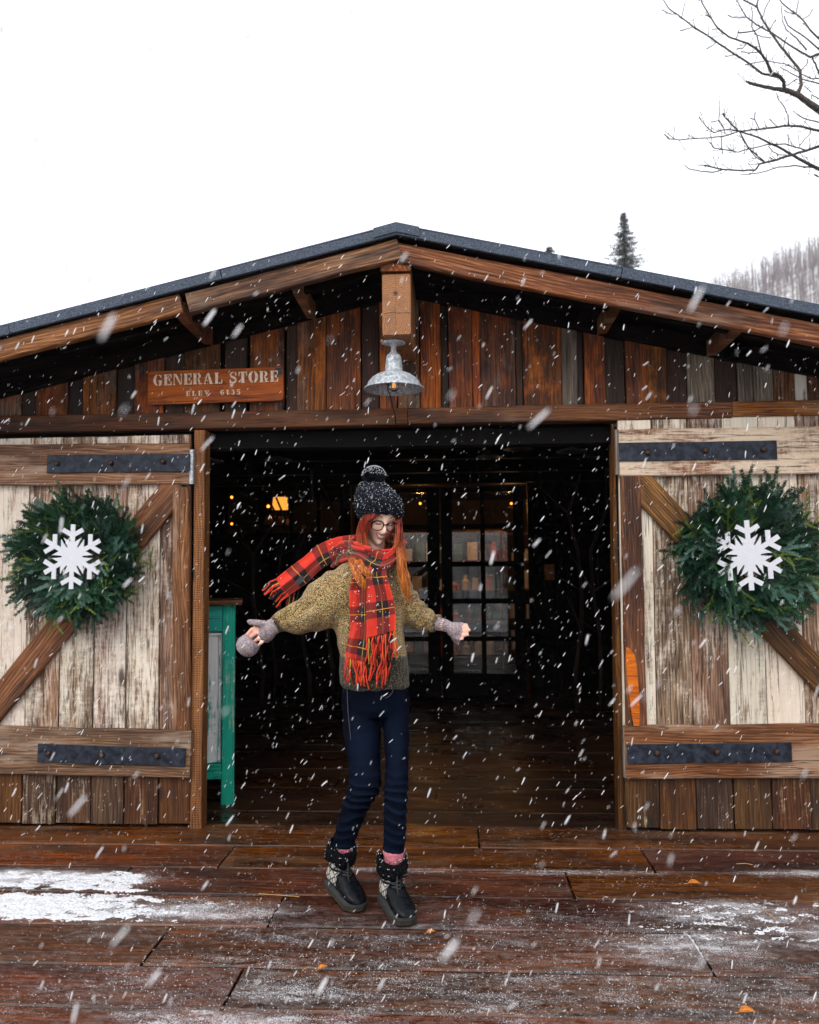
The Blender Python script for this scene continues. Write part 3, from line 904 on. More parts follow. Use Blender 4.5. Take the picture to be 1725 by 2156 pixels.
fl = atz(480, 1692).z
xs_ = at(468, 1500, cy0).x
zb = at(440, 1640, cy0).z
zr1 = at(440, 1607, cy0).z
zp1 = at(440, 1331, cy0).z
for (x0, x1) in ((xs_, xr), (xr - .72, xr - .64)):
    board('post', (((x0 + x1) / 2), cy0 + .03, -.012), ((x0 + x1) / 2, cy0 + .03, ct - .006), NF, x1 - x0, .06, M_teal, cab, segs=3, cham=.004)
board('rail', (xr - .64, cy0 + .03, (zb + zr1) / 2), (xs_ - .002, cy0 + .03, (zb + zr1) / 2), NF, zr1 - zb, .05, M_teal, cab, segs=2)
board('rail', (xr - .64, cy0 + .03, (ct + zp1) / 2 - .004), (xs_ - .002, cy0 + .03, (ct + zp1) / 2 - .004), NF, ct - zp1 - .012, .05, M_teal, cab, segs=2)
board('door_panel', ((xr - .64 + xs_) / 2, cy0 + .042, zr1 + .003), ((xr - .64 + xs_) / 2, cy0 + .042, zp1 - .003), NF, xs_ - xr + .636, .028, M_tealw, cab, segs=2)
for (za, zbb) in ((zp1 - .020, zp1 - .006), (zr1 + .004, zr1 + .02)):
    board('moulding', (xr - .63, cy0 + .022, (za + zbb) / 2), (xs_ - .006, cy0 + .022, (za + zbb) / 2), NF, .014, .012, M_tealw, cab, segs=1, cham=.003)
board('moulding', (xs_ - .014, cy0 + .022, zr1 + .02), (xs_ - .014, cy0 + .022, zp1 - .022), NF, .014, .012, M_tealw, cab, segs=1, cham=.003)
board('side_panel', (xr - .012, cy0 + .26, .10), (xr - .012, cy0 + .26, ct - .01), (1, 0, 0), .38, .02, M_teal, cab, segs=1)
for x in (xr - .03, xr - .69):
    board('post', (x, cy0 + .47, -.012), (x, cy0 + .47, ct - .006), NF, .05, .05, M_teal, cab, segs=1)
board('cabinet_top', (xr - .76, cy0 + .24, ct + .010), (at(507, 1266, cy0 - .03).x, cy0 + .24, ct + .010), (0, 0, 1), .58, .028, M_jambr, cab, segs=3, cham=.004)

_Mr = Matrix.Translation((xr, cy0, 0)) @ Matrix.Rotation(cab_rot, 4, 'Z') @ Matrix.Translation((-.35, 0, 0))
cab.matrix_basis = _Mr

# ------------------------------------------------------------------ fir wreaths
def needle_mat(name, c1, c2):
    m = NT(name)
    oi = m.n('ObjectInfo').outputs['Random']
    v = m.n('TexCoord').outputs['Object']
    nz = m.noise(v, 60, 3, .6)
    c = m.mix(m.maprange(m.math('ADD', m.math('MULTIPLY', nz, .5), m.math('MULTIPLY', oi, .5)), .25, .75), c1, c2)
    m.bsdf(Base_Color=c, Roughness=.5, Specular_IOR_Level=.35)
    return m.m


M_fir = [needle_mat('fir_green', (.006, .036, .015), (.018, .080, .030)), needle_mat('fir_deep_green', (.003, .019, .011), (.009, .045, .022)),
         needle_mat('fir_silver', (.035, .10, .075), (.13, .23, .19)), needle_mat('cedar_green', (.05, .11, .012), (.13, .19, .028))]
M_twig = plain('fir_twig', (.05, .03, .018), .8)


def sprig_mesh(kind, seed):
    r = random.Random(seed)
    m = MB()
    L = r.uniform(.13, .18)
    bend = r.uniform(-.25, .25)
    tw = [(Vector((0, 0, 0)), 0.0, L)]
    for k in range(2 if kind < 3 else 4):
        tw.append((Vector((L * (.25 + .22 * k), 0, 0)), (1 if k % 2 else -1) * r.uniform(.5, .8), L * r.uniform(.38, .55)))
    for (o_, a0, l) in tw:
        n = int(l / (.0034 if kind < 3 else .006))
        pts = []
        for i in range(7):
            t = i / 6
            a = a0 + bend * t
            pts.append(o_ + Vector((l * t * math.cos(a), l * t * math.sin(a), .02 * t * t)))
        for i in range(n):
            t = (i + r.random()) / n
            k = min(int(t * 6), 5)
            p = pts[k].lerp(pts[k + 1], t * 6 - k)
            d = (pts[k + 1] - pts[k]).normalized()
            sd = Vector((-d.y, d.x, 0))
            for s in (-1, 1):
                ln = r.uniform(.012, .018) * (1 - .35 * t) * (1.0 if kind < 3 else .75)
                fwd = r.uniform(.5, .95) if kind < 3 else 1.2
                e = p + (sd * s * r.uniform(.7, 1.1) + d * fwd + Vector((0, 0, r.uniform(-.25, .75)))).normalized() * ln
                w = d * (.0030 if kind < 3 else .0034)
                m.add([p - w * .6, p + w * .6, e + w * .45, e - w * .45], [(0, 1, 2, 3)])
        m.tube([pts[0], pts[3], pts[6]], [.0022, .0016, .0008], 4, cap=False)
    return m.mesh('sprig')


sprigs = {k: [sprig_mesh(k, 10 * k + j) for j in range(4)] for k in range(4)}
for k in sprigs:
    for me in sprigs[k]: me.materials.append(M_fir[k])
M_core = plain('wreath_core', (.006, .020, .012), .9)


def wreath(cx, cy, rad, label, seed, ysurf):
    r = random.Random(seed)
    c = at(cx, cy, ysurf - .11)
    c.y = ysurf
    w = empty('wreath', c)
    tag(w, label, 'wreath', 'fir wreaths on the barn doors')
    m = MB()
    R0, rt = rad * .52, rad * .17
    for i in range(28):
        pass
    Rr = [[((R0 + rt * 1.4 * math.cos(b)) * math.cos(a), -.05 + rt * .7 * math.sin(b), (R0 + rt * 1.4 * math.cos(b)) * math.sin(a)) for b in [2 * math.pi * j / 8 for j in range(8)]] for a in [2 * math.pi * i / 28 for i in range(29)]]
    m.rings(Rr, cap=False)
    m.build('wreath_base', M_core, w, True)
    for i in range(285):
        t = i / 285
        a = r.uniform(0, 2 * math.pi)
        layer = r.random()
        if i < 110:      # outer fringe
            rr = rad * r.uniform(.44, .60); tilt = r.uniform(.0, .35)
        elif i < 220:
            rr = rad * r.uniform(.26, .50); tilt = r.uniform(.25, .7)
        else:
            rr = rad * r.uniform(.10, .36); tilt = r.uniform(.15, .55)
        kind = r.choices([0, 1, 2, 3], [.42, .37, .12, .09])[0]
        me = r.choice(sprigs[kind])
        o_ = link('sprig', me, None, w)
        out = Vector((math.cos(a), 0, math.sin(a)))
        tan = Vector((-math.sin(a), 0, math.cos(a)))
        d = (out * r.uniform(.75, 1.0) + tan * r.uniform(-.75, .75)).normalized()
        d = (d * math.cos(tilt) + Vector((0, -1, 0)) * math.sin(tilt)).normalized()
        z = Vector((0, -1, 0)) + out * r.uniform(-.3, .6) + tan * r.uniform(-.4, .4)
        if kind == 2: z = Vector((r.uniform(-.3, .3), -1, r.uniform(-.3, .3)))
        z = (z - d * z.dot(d)).normalized()
        yv = z.cross(d)
        M_ = Matrix((d, yv, z)).transposed().to_4x4()
        s = r.uniform(.85, 1.25) * rad / .40
        M_ = M_ @ Matrix.Scale(s, 4)
        M_.translation = out * rr + Vector((0, -r.uniform(.02, .10) - (.03 if i > 150 else 0), 0))
        o_.matrix_basis = M_
    return w


wreath(156, 1180, .420, 'bushy fir wreath hanging on the left barn door', 3, -.128)
wreath(1580, 1168, .445, 'larger bushy fir wreath hanging on the right barn door', 8, -.128)
half = [(1.0, 0.0), (1.0, .070), (.77, .070), (.895, .285), (.775, .355), (.615, .070), (.455, .070), (.585, .285), (.47, .222), (.295, .145)]


def flake_outline(Rad):
    pts = []
    for k in range(6):
        a = R_(90 - 60 * k)
        seq = [(u, -v_) for u, v_ in reversed(half[1:])] + half[1:]
        # walk from the slit before the arm to the slit after it
        for (u, v_) in seq:
            pts.append((Rad * (u * math.cos(a) + v_ * math.sin(a)), Rad * (u * math.sin(a) - v_ * math.cos(a))))
    return pts


M_orn = plain('glitter_white', (.62, .64, .70), .55, 0, .06, 300, .3)
for (px, py, R2, rot, lab) in ((153, 1172, .170, .6, 'white six armed snowflake ornament on the left wreath'), (1577, 1169, .176, -2.0, 'white six armed snowflake ornament on the right wreath')):
    c = at(px, py, -.295)
    v, f = extrude_poly(flake_outline(R2), .008)
    o_ = MB().add([(x, -z, y_) for x, y_, z in v], f).build('snowflake_ornament', M_orn)
    bmf = bmesh.new(); bmf.from_mesh(o_.data); bmesh.ops.triangulate(bmf, faces=[q for q in bmf.faces if len(q.verts) > 4]); bmesh.ops.recalc_face_normals(bmf, faces=bmf.faces); bmf.to_mesh(o_.data); bmf.free()
    o_.location = (c.x, -.295, c.z)
    o_.rotation_euler = (0, R_(rot), 0)
    tag(o_, lab, 'ornament', 'snowflake ornaments on the wreaths')

# ------------------------------------------------------------------ bare tree beside the store
M_bark = plain('bark_grey', (.022, .017, .015), .85, 0, .5, 60, .6, c2=(.085, .070, .060))
tree = empty('bare_tree', (4.6, 1.9, -.42))
tag(tree, 'leafless tree beside the store reaching bare branches into the sky', 'tree')
TR = {'A': [(1725, 1120, 58), (1600, 1030, 50), (1500, 960, 45), (1380, 915, 40), (1270, 905, 31), (1180, 885, 27), (1020, 845, 24), (980, 828, 12)],
      'B': [(1370, 905, 30), (1370, 840, 28), (1330, 780, 25), (1240, 740, 24), (1200, 640, 22), (1150, 560, 20), (1080, 490, 18), (1000, 440, 16), (920, 415, 14), (800, 370, 13), (700, 290, 12), (610, 160, 10), (530, 20, 9), (515, -40, 7)],
      'C': [(1362, 820, 22), (1340, 795, 20), (1240, 770, 19), (1140, 745, 18), (1020, 650, 17), (880, 560, 16), (700, 440, 15), (540, 330, 14), (440, 270, 13), (320, 175, 11), (200, 90, 10), (130, -20, 8)],
      'D': [(1510, 950, 32), (1545, 860, 28), (1535, 720, 25), (1440, 600, 23), (1340, 480, 22), (1220, 310, 20), (1150, 200, 18), (1095, 70, 16), (960, 0, 13), (930, -30, 12)],
      'D2': [(1095, 70, 14), (1105, -30, 12)],
      'E': [(1760, 545, 24), (1725, 550, 22), (1640, 580, 20), (1560, 540, 17), (1400, 440, 15), (1240, 330, 14), (1090, 250, 13), (980, 165, 12), (920, 60, 10), (880, -25, 8)],
      'E2': [(1660, 590, 14), (1700, 680, 16), (1725, 740, 18), (1800, 900, 22)],
      'F': [(1800, 1350, 26), (1725, 1330, 23), (1560, 1290, 20), (1420, 1280, 18), (1250, 1300, 16), (1100, 1320, 14), (910, 1335, 12), (740, 1390, 10), (550, 1405, 8), (300, 1425, 8), (200, 1415, 8), (150, 1365, 9)],
      'G': [(1800, 1760, 32), (1725, 1720, 30), (1640, 1680, 26), (1460, 1580, 22), (1300, 1490, 18), (1110, 1400, 15), (900, 1330, 12), (820, 1320, 10), (740, 1325, 9), (650, 1350, 9), (600, 1310, 9), (550, 1255, 7)],
      'H': [(1800, 1460, 26), (1725, 1490, 23), (1580, 1540, 20), (1400, 1590, 20), (1250, 1640, 17), (1120, 1670, 16), (1070, 1735, 15), (900, 1735, 13), (740, 1725, 12), (600, 1690, 11), (555, 1680, 9)],
      'H2': [(740, 1728, 10), (640, 1755, 10), (520, 1745, 9), (400, 1720, 8), (350, 1675, 6)],
      'I': [(1170, 1650, 13), (1080, 1570, 12), (1010, 1510, 12), (920, 1345, 11), (860, 1290, 12), (780, 1205, 14), (745, 1155, 18)],
      'J': [(1600, 1530, 12), (1490, 1500, 11), (1380, 1465, 11), (1200, 1470, 10), (1000, 1520, 9), (900, 1550, 9), (740, 1520, 9), (660, 1510, 9), (610, 1450, 9)],
      'K': [(1725, 1715, 13), (1480, 1685, 11), (1320, 1700, 9), (1140, 1755, 8), (1000, 1778, 7), (920, 1780, 5)],
      'L': [(1800, 865, 13), (1725, 850, 12), (1540, 800, 10), (1430, 740, 9), (1330, 680, 8)],
      'L2': [(1800, 790, 12), (1725, 800, 11), (1650, 800, 10), (1560, 760, 9), (1500, 715, 9), (1380, 650, 8), (1210, 620, 8)],
      'M': [(1800, 1260, 12), (1725, 1245, 11), (1600, 1215, 10), (1530, 1180, 10), (1460, 1130, 10)],
      'N': [(1420, 1280, 11), (1410, 1170, 10), (1360, 1070, 9), (1310, 1010, 9), (1290, 950, 6)],
      'O': [(1120, 1315, 9), (1070, 1215, 8), (1075, 1140, 9)],
      'O2': [(1070, 1215, 7), (1025, 1203, 8)],
      'P': [(1800, 450, 20), (1725, 390, 18), (1640, 310, 16), (1560, 200, 14), (1490, 140, 13), (1350, 30, 11), (1320, -20, 10)],
      'P2': [(1490, 140, 9), (1510, 60, 8), (1515, 0, 8)], 'P3': [(1490, 140, 9), (1420, 130, 8), (1370, 100, 8)],
      'Q': [(1800, 560, 16), (1725, 500, 14), (1600, 390, 12), (1410, 260, 10), (1370, 160, 9)],
      'Q2': [(1600, 510, 14), (1500, 390, 11), (1390, 300, 9), (1350, 200, 7), (1340, 60, 6)],
      'R': [(1640, 1320, 9), (1630, 1370, 8), (1570, 1430, 7), (1530, 1480, 9)], 'S': [(730, 1390, 8), (735, 1500, 8), (740, 1570, 8)],
      'T': [(770, 1360, 8), (750, 1290, 8), (705, 1225, 8), (710, 1100, 6), (715, 970, 4)], 'T2': [(705, 1225, 6), (625, 1242, 8)],
      'U': [(440, 270, 7), (390, 290, 7), (310, 310, 10)], 'V': [(680, 430, 7), (640, 465, 7), (580, 495, 10)], 'W': [(270, 145, 8), (210, 140, 7), (125, 95, 8)], 'X': [(325, 178, 6), (345, 90, 6), (365, 5, 5)],
      'Y': [(860, 560, 7), (800, 570, 8), (765, 570, 10)], 'Z': [(1150, 560, 12), (1120, 470, 11), (1090, 350, 10), (1040, 270, 9), (1050, 130, 7), (1035, 60, 6)],
      'a': [(1240, 385, 9), (1150, 375, 8), (1060, 340, 8)], 'b': [(1160, 260, 11), (1080, 310, 10), (940, 330, 12), (895, 330, 12)], 'c': [(990, 440, 9), (950, 490, 9), (885, 500, 10)], 'd': [(1100, 530, 9), (1000, 540, 8), (930, 520, 9)],
      'e': [(1170, 620, 8), (1090, 635, 8), (970, 660, 9)], 'f': [(1365, 510, 8), (1375, 420, 8), (1400, 375, 11)], 'g': [(1225, 305, 8), (1265, 230, 8), (1285, 200, 11)], 'h': [(1150, 175, 8), (1190, 60, 8), (1230, -10, 9)], 'i': [(980, 180, 9), (890, 180, 8), (840, 175, 9), (795, 150, 9)],
      'j': [(700, 290, 7), (635, 302, 8)], 'k': [(610, 175, 7), (565, 150, 9)], 'l': [(1610, 600, 9), (1600, 660, 8), (1540, 715, 10)], 'm': [(1390, 865, 8), (1420, 860, 8), (1500, 800, 8)], 'n': [(1650, 940, 8), (1570, 870, 6)], 'o': [(1725, 1010, 9), (1650, 960, 8), (1650, 1010, 6)],
      'p': [(1240, 1470, 7), (1210, 1490, 7), (1260, 1550, 8), (1320, 1575, 7), (1400, 1580, 8)], 'q': [(1010, 1510, 8), (1080, 1600, 8), (1180, 1660, 9)], 'r': [(1120, 1670, 7), (1010, 1670, 6)], 's': [(1560, 195, 7), (1630, 150, 7), (1665, 95, 9)], 't': [(880, 570, 7), (850, 530, 6)], 'u': [(1725, 1800, 13), (1690, 1785, 14), (1675, 1775, 10)]}
DEP = {'A': 1.9, 'B': 1.9, 'C': 1.9, 'D': 1.9, 'E': 2.3, 'F': 1.6, 'G': 1.5, 'H': 1.35, 'P': 2.6, 'Q': 2.5, 'L': 2.1, 'M': 1.8, 'K': 1.5}


def tp(cx, cy, Y): return at(1368.4 + .2066 * cx, .2066 * cy, Y)


def limb(m, key, pl, Y, dY=0.0):
    pts, rad = [], []
    for k, (a, b, t) in enumerate(pl):
        if k:                         # soften the polyline and roughen it
            a0, b0, t0 = pl[k - 1]
            for q in (.33, .66):
                jx, jy = random.uniform(-4, 4), random.uniform(-4, 4)
                pts.append(tp(a0 + (a - a0) * q + jx, b0 + (b - b0) * q + jy, Y + dY * (k - 1 + q) / len(pl))); rad.append((t0 + (t - t0) * q) * .2066 * (Y + CAM_D) / FPX * .62)
        pts.append(tp(a, b, Y + dY * k / len(pl))); rad.append(t * .2066 * (Y + CAM_D) / FPX * .62)
    m.tube(pts, rad, 6)
    return pts


crown = MB()
tw = random.Random(5)
for k_, pl in TR.items():
    base = k_[0]
    Y = DEP.get(base, 1.8 if pl[0][1] > 1000 else 2.0)
    if base in 'IJ': Y = 1.42
    dY = {'B': -.5, 'C': .4, 'D': .5, 'F': -.5, 'E': .4, 'P': .6}.get(base, 0.0)
    pts = limb(crown, k_, pl, Y, dY)
    if len(pl) > 6:                    # short bud spurs along the longer limbs
        for q in range(len(pts) * 2 // 2):
            p = tw.choice(pts[2:])
            d = Vector((tw.uniform(-1, .3), tw.uniform(-.6, .6), tw.uniform(-.5, 1))).normalized()
            l = tw.uniform(.02, .10)
            crown.tube([p, p + d * l * .6, p + d * l + Vector((0, 0, .01))], [.0022, .0018, .0026], 5)
# limbs going on out of the picture to the trunk
TRUNK = Vector((4.6, 1.9, 0))
for (c0, Y, zt, r0) in (((1725, 1120), 1.9, 3.3, .055), ((1800, 1760), 1.5, 2.9, .035), ((1800, 1350), 1.6, 3.6, .03), ((1800, 1460), 1.35, 3.0, .03), ((1760, 545), 2.3, 4.6, .03), ((1800, 450), 2.6, 5.0, .025), ((1800, 560), 2.5, 4.7, .02), ((1800, 865), 2.1, 4.2, .02), ((1800, 790), 2.1, 4.4, .02), ((1800, 1260), 1.8, 3.9, .018), ((1800, 900), 2.3, 4.3, .025)):
    p0 = tp(*c0, Y)
    p1 = Vector((TRUNK.x, TRUNK.y, zt))
    mid = p0.lerp(p1, .5) + Vector((0, 0, -.12))
    crown.tube([p0, mid, p1], [r0 * .45, r0 * .7, r0 * 1.2], 7)
o_ = crown.build('crown', M_bark, tree, True)
o_.location = (-4.6, -1.9, .42)
tk = MB().tube([(4.62, 1.9, -.45), (4.6, 1.9, 0), (4.56, 1.9, 1.4), (4.6, 1.92, 3.0), (4.66, 1.9, 4.4), (4.7, 1.95, 5.6), (4.75, 2.0, 7.0)], [.20, .15, .13, .11, .075, .05, .015], 12)
for k in range(26):
    a, z = tw.uniform(0, 6.28), tw.uniform(3.2, 6.6)
    d = Vector((math.cos(a) * .8 + .35, math.sin(a), tw.uniform(.3, .9))).normalized()
    l = tw.uniform(.9, 2.0)
    p = Vector((4.65, 1.93, z))
    tk.tube([p, p + d * l * .5 + Vector((0, 0, .05)), p + d * l], [.02, .012, .003], 5)
o_ = tk.build('trunk', M_bark, tree, True)
o_.location = (-4.6, -1.9, .42)

# ------------------------------------------------------------------ conifers behind the roof
M_con = needle_mat('spruce_green', (.030, .040, .038), (.070, .085, .080))
M_consnow = plain('spruce_snowy', (.30, .32, .34), .8, 0, .4, 3, c2=(.6, .62, .65))


def conifer(px, py, d, wpx_at, label, seed, vis):
    """apex at picture point px,py at distance d; wpx_at = (pixels below apex, half width in pixels)"""
    r = random.Random(seed)
    Y = d - CAM_D
    ap = at(px, py, Y)
    H = ap.z + .42
    k = wpx_at[1] / wpx_at[0]
    t = empty('spruce_tree', (ap.x, Y, -.42))
    tag(t, label, 'tree', 'spruces behind the store roof')
    MB().tube([(0, 0, 0), (0, 0, H * .5), (0, 0, H)], [H * .018, H * .010, .02], 8).build('trunk', M_bark, t, True)
    m, sm = MB(), MB()
    z = H - .05
    while z > H * .35:
        dz = H - z
        rad = .10 + dz * k * 1.05 if dz < vis else .10 + vis * k * 1.05 + (dz - vis) * .16
        nb = 8
        for b in range(nb):
            a = r.uniform(0, 6.28)
            l = rad * r.uniform(.55, 1.2)
            dr = Vector((math.cos(a), math.sin(a), r.uniform(-.30, .10)))
            sd = Vector((-math.sin(a), math.cos(a), 0))
            n = max(6, int(l * 16))
            for i in range(n):
                q = (i + .5) / n
                p = Vector((0, 0, z)) + dr * l * q + Vector((0, 0, .16 * l * q * q))
                for s in (-1, 1):
                    e = p + sd * s * r.uniform(.06, .22) * (1.25 - q) + dr * r.uniform(.02, .14) + Vector((0, 0, r.uniform(-.16, .04)))
                    w = dr * r.uniform(.025, .055)
                    (sm if r.random() < .30 else m).add([p - w, p + w, e + w * .4, e - w * .4], [(0, 1, 2, 3)])
        z -= r.uniform(.10, .17) * (1 + dz * .04)
    m.build('crown', M_con, t)
    sm.build('snow_on_branches', M_consnow, t)
    return t


conifer(1313, 448, 58, (105, 33), 'tall narrow spruce rising behind the right roof slope', 4, 4.2)
conifer(1157, 520, 48, (30, 22), 'spruce tip just showing over the roof', 9, 2.0)

# ------------------------------------------------------------------ wooded hill on the right
_hz = [(-180, .03), (8, .13), (12, .245), (16.2, .288), (18, .298), (19.5, .308), (21, .318), (23.2, .328), (30, .36), (60, .28), (100, .06), (180, .03)]


def hill_h(x, y):
    d = math.hypot(x, y + CAM_D)
    az = math.degrees(math.atan2(x, y + CAM_D))
    sl = float(np.interp(az, [q[0] for q in _hz], [q[1] for q in _hz]))
    ris = float(smoothstep(110, 310, np.array(d)))
    return -.45 + ris * 310 * sl * (1 + max(0, d - 310) * .0008) + 3.0 * ris * mnoise.noise(Vector((x * .02, y * .02, 0)))


hv, hf = [], []
NA, NR = 72, 22
for j in range(NR):
    d = 110 + 14.0 * j
    for i in range(NA):
        a = 2 * math.pi * i / NA
        x, y = d * math.sin(a), d * math.cos(a) - CAM_D
        z = hill_h(x, y) if j else -1.5
        hv.append((x, y, z))
for j in range(NR - 1):
    for i in range(NA):
        a, b = j * NA + i, j * NA + (i + 1) % NA
        hf.append((a, b, b + NA, a + NA))
M_hill = plain('hill_snow', (.42, .40, .40), .9, 0, .3, .2, c2=(.70, .70, .71))
hl = link('hill', pyd('hill', hv, hf), M_hill, None, True)
tag(hl, 'snowy wooded hill rising behind the store on the right', 'hill', kind='structure')
fw = MB()
hr = random.Random(21)


def bare(m, p, H, r, nt=26):
    m.tube([p, p + Vector((r.uniform(-.2, .2), 0, H * .55)), p + Vector((r.uniform(-.4, .4), 0, H))], [H * .014, H * .010, .01], 4, cap=False)
    for k in range(nt):
        t = r.uniform(.2, 1.0)
        b = p + Vector((0, 0, H * t))
        a = r.uniform(0, 6.28)
        l = H * r.uniform(.12, .30) * (1.15 - t * .6)
        e = b + Vector((math.cos(a) * .55, math.sin(a) * .55, .85)) * l
        w = Vector((-math.sin(a + 1.2), math.cos(a + 1.2), 0)) * H * .0040
        m.add([b - w, b + w, e], [(0, 1, 2)])
        c = b.lerp(e, .5)
        for s in (-1, 1):
            e2 = c + Vector((math.cos(a + s * .9) * .5, math.sin(a + s * .9) * .5, .8)) * l * .5
            m.add([c - w * .6, c + w * .6, e2], [(0, 1, 2)])


cnt = 0
while cnt < 5200:
    az, d = hr.uniform(9, 38), hr.uniform(200, 400)
    x, y = d * math.sin(R_(az)), d * math.cos(R_(az)) - CAM_D
    bare(fw, Vector((x, y, hill_h(x, y) - .2)), hr.uniform(6, 12), hr, 14)
    cnt += 1
for k in range(320):        # scrub behind the photographer, seen only in the door panes
    az, d = hr.uniform(140, 220), hr.uniform(28, 60)
    x, y = d * math.sin(R_(az)), d * math.cos(R_(az)) - CAM_D
    bare(fw, Vector((x, y, -.5)), hr.uniform(3, 6), hr, 16)
M_wood = plain('frosted_bare_wood', (.125, .098, .107), .9, 0, .35, .4, c2=(.29, .245, .26))  # pale tone puts part of the distance haze into the colour, besides frost
o_ = fw.build('woods', M_wood)
tag(o_, 'leafless grey woods covering the hill behind the store', 'woods', kind='stuff')

# ------------------------------------------------------------------ shop behind the glass: shelves, goods, lamps
M_shelf = wood('shelf_wood', [(.05, .022, .010), (.15, .07, .03), (.28, .14, .07)], knots=False)
goods_c = [plain('goods_orange', (.55, .20, .05), .6), plain('goods_cream', (.62, .55, .42), .6), plain('goods_red', (.42, .06, .03), .6), plain('goods_green', (.06, .13, .07), .6), plain('goods_white', (.75, .75, .74), .6), plain('goods_brown', (.20, .10, .05), .6)]
gr = random.Random(17)
M_bulbw = emit('warm_bulb', (1.0, .32, .035, 1), 5.0)
M_shade = emit('lit_amber_shade', (1.0, .36, .045, 1), 1.5)


def shelf_unit(xc, yc, w, label):
    t = empty('shop_shelf', (xc, yc, 0))
    tag(t, label, 'shelf', 'shelves inside the shop')
    for s in (-1, 1):
        MB().box((s * w / 2 - .015, -.14, 0), (s * w / 2 + .015, .14, 1.9)).build('upright', M_shelf, t)
    for k, z in enumerate((.3, .72, 1.12, 1.5, 1.88)):
        MB().box((-w / 2 + .016, -.14, z), (w / 2 - .016, .14, z + .022)).build('shelf_board', M_shelf, t)
    return t


for (px, yy, w, lab) in ((985, 6.2, .9, 'wooden shelf with goods seen through the near column of door panes'), (1075, 6.9, .8, 'wooden shelf with goods seen through the far column of door panes'), (850, 6.6, .9, 'wooden shelf with goods half hidden behind the person')):
    xc = at(px, 1200, yy).x
    shelf_unit(xc, yy, w, lab)
    names = {985: 'near panes', 1075: 'far panes', 850: 'person'}
    for z, rowname in ((.322, 'bottom'), (.742, 'lower'), (1.142, 'middle'), (1.522, 'upper')):
        x = xc - w / 2 + .06
        k = 0
        while x < xc + w / 2 - .12:
            ww, hh = gr.uniform(.06, .13), gr.uniform(.10, .26)
            m = MB()
            mt = gr.choice(goods_c)
            if gr.random() < .5:
                m.box((-ww / 2, -.05, 0), (ww / 2, .05, hh)); nm = 'shop_box'
            else:
                r = ww / 2
                l = lathe([(.001, 0), (r, 0), (r, hh * .6), (r * .45, hh * .78), (r * .42, hh), (.001, hh)], 12); m.add(l.v, l.f); nm = 'shop_jar'
            o_ = m.build(nm, mt)
            o_.location = (x + ww / 2, yy - .04, z)
            place_ = ('leftmost', 'second from left', 'third from left', 'fourth from left', 'fifth from left', 'sixth from left', 'seventh from left', 'eighth from left', 'ninth from left')[min(k, 8)]
            tag(o_, '%s %s, %s on the %s board of shelf behind the %s' % (mt.name.split('_')[1], nm.split('_')[1], place_, rowname, names[px]), nm.split('_')[1], 'goods on the shop shelves')
            x += ww + gr.uniform(.02, .07)
            k += 1


def pendant(px, py, Y, label, r=.03, shade=None, watts=0):
    p = at(px, py, Y)
    t = empty('shop_lamp', p)
    tag(t, label, 'lamp', 'lit lamps inside the shop')
    MB().ball((0, 0, 0), r, 12, 8).build('bulb', M_bulbw, t, True)
    MB().tube([(0, 0, r), (0, 0, max(.12, 2.45 - p.z))], .005, 6).build('cord', M_black, t)
    if watts:
        ld = bpy.data.lights.new('lamp_light', 'POINT'); ld.energy = watts; ld.color = (1.0, .44, .13); ld.shadow_soft_size = .05
        lo = bpy.data.objects.new('lamp_light', ld); col.objects.link(lo); lo.parent = t; lo.location = (0, 0, -r - .03)
    if shade:
        w, h = shade
        MB().rings([[(w * q * math.cos(a), w * q * math.sin(a), z) for a in [2 * math.pi * i / 20 for i in range(20)]] for q, z in ((1.0, -h / 2), (.85, h / 2))], cap=False).build('lamp_shade', M_shade, t, True)
    return t


pendant(590, 1060, 5.7, 'amber drum lamp glowing in the shop window', .02, (.10, .15), 2.5)
pendant(488, 1047, 5.6, 'small bare bulb glowing at the far left of the shop window', .016)
pendant(488, 1103, 5.6, 'lower small bare bulb glowing at the far left of the shop window', .014)
pendant(565, 1066, 5.6, 'small round bulb beside the amber drum lamp', .018)
pendant(1077, 1060, 5.5, 'warm bulb behind the top panes of the glazed door', .014, None, 11.0)
pendant(885, 1060, 5.7, 'warm bulb behind the glazed door beside the hat', .014, None, 11.0)
# warm goods under the window lamp
for k, px in enumerate((566, 584, 600)):
    p = at(px, 1096, 5.5)
    l = lathe([(.001, -.05), (.045, -.05), (.05, 0), (.03, .05), (.001, .05)], 12)
    o_ = l.build('amber_jar', plain('amber_glass_%d' % k, (.75, .28, .05), .3), None, True)
    o_.location = p
    tag(o_, 'amber jar on the window ledge, %s of three' % ('leftmost', 'middle', 'rightmost')[k], 'jar', 'amber jars on the window ledge')
pl = at(583, 1102, 5.5)
o_ = MB().box((pl.x - .35, 5.35, pl.z - .06), (pl.x + .35, 5.65, pl.z - .03)).build('window_ledge', M_shelf)
tag(o_, 'wooden display ledge behind the left shop window', 'shelf')
for s in (-.3, .3):
    MB().box((pl.x + s - .02, 5.45, -.01), (pl.x + s + .02, 5.55, pl.z - .06)).build('ledge_leg', M_shelf, o_)
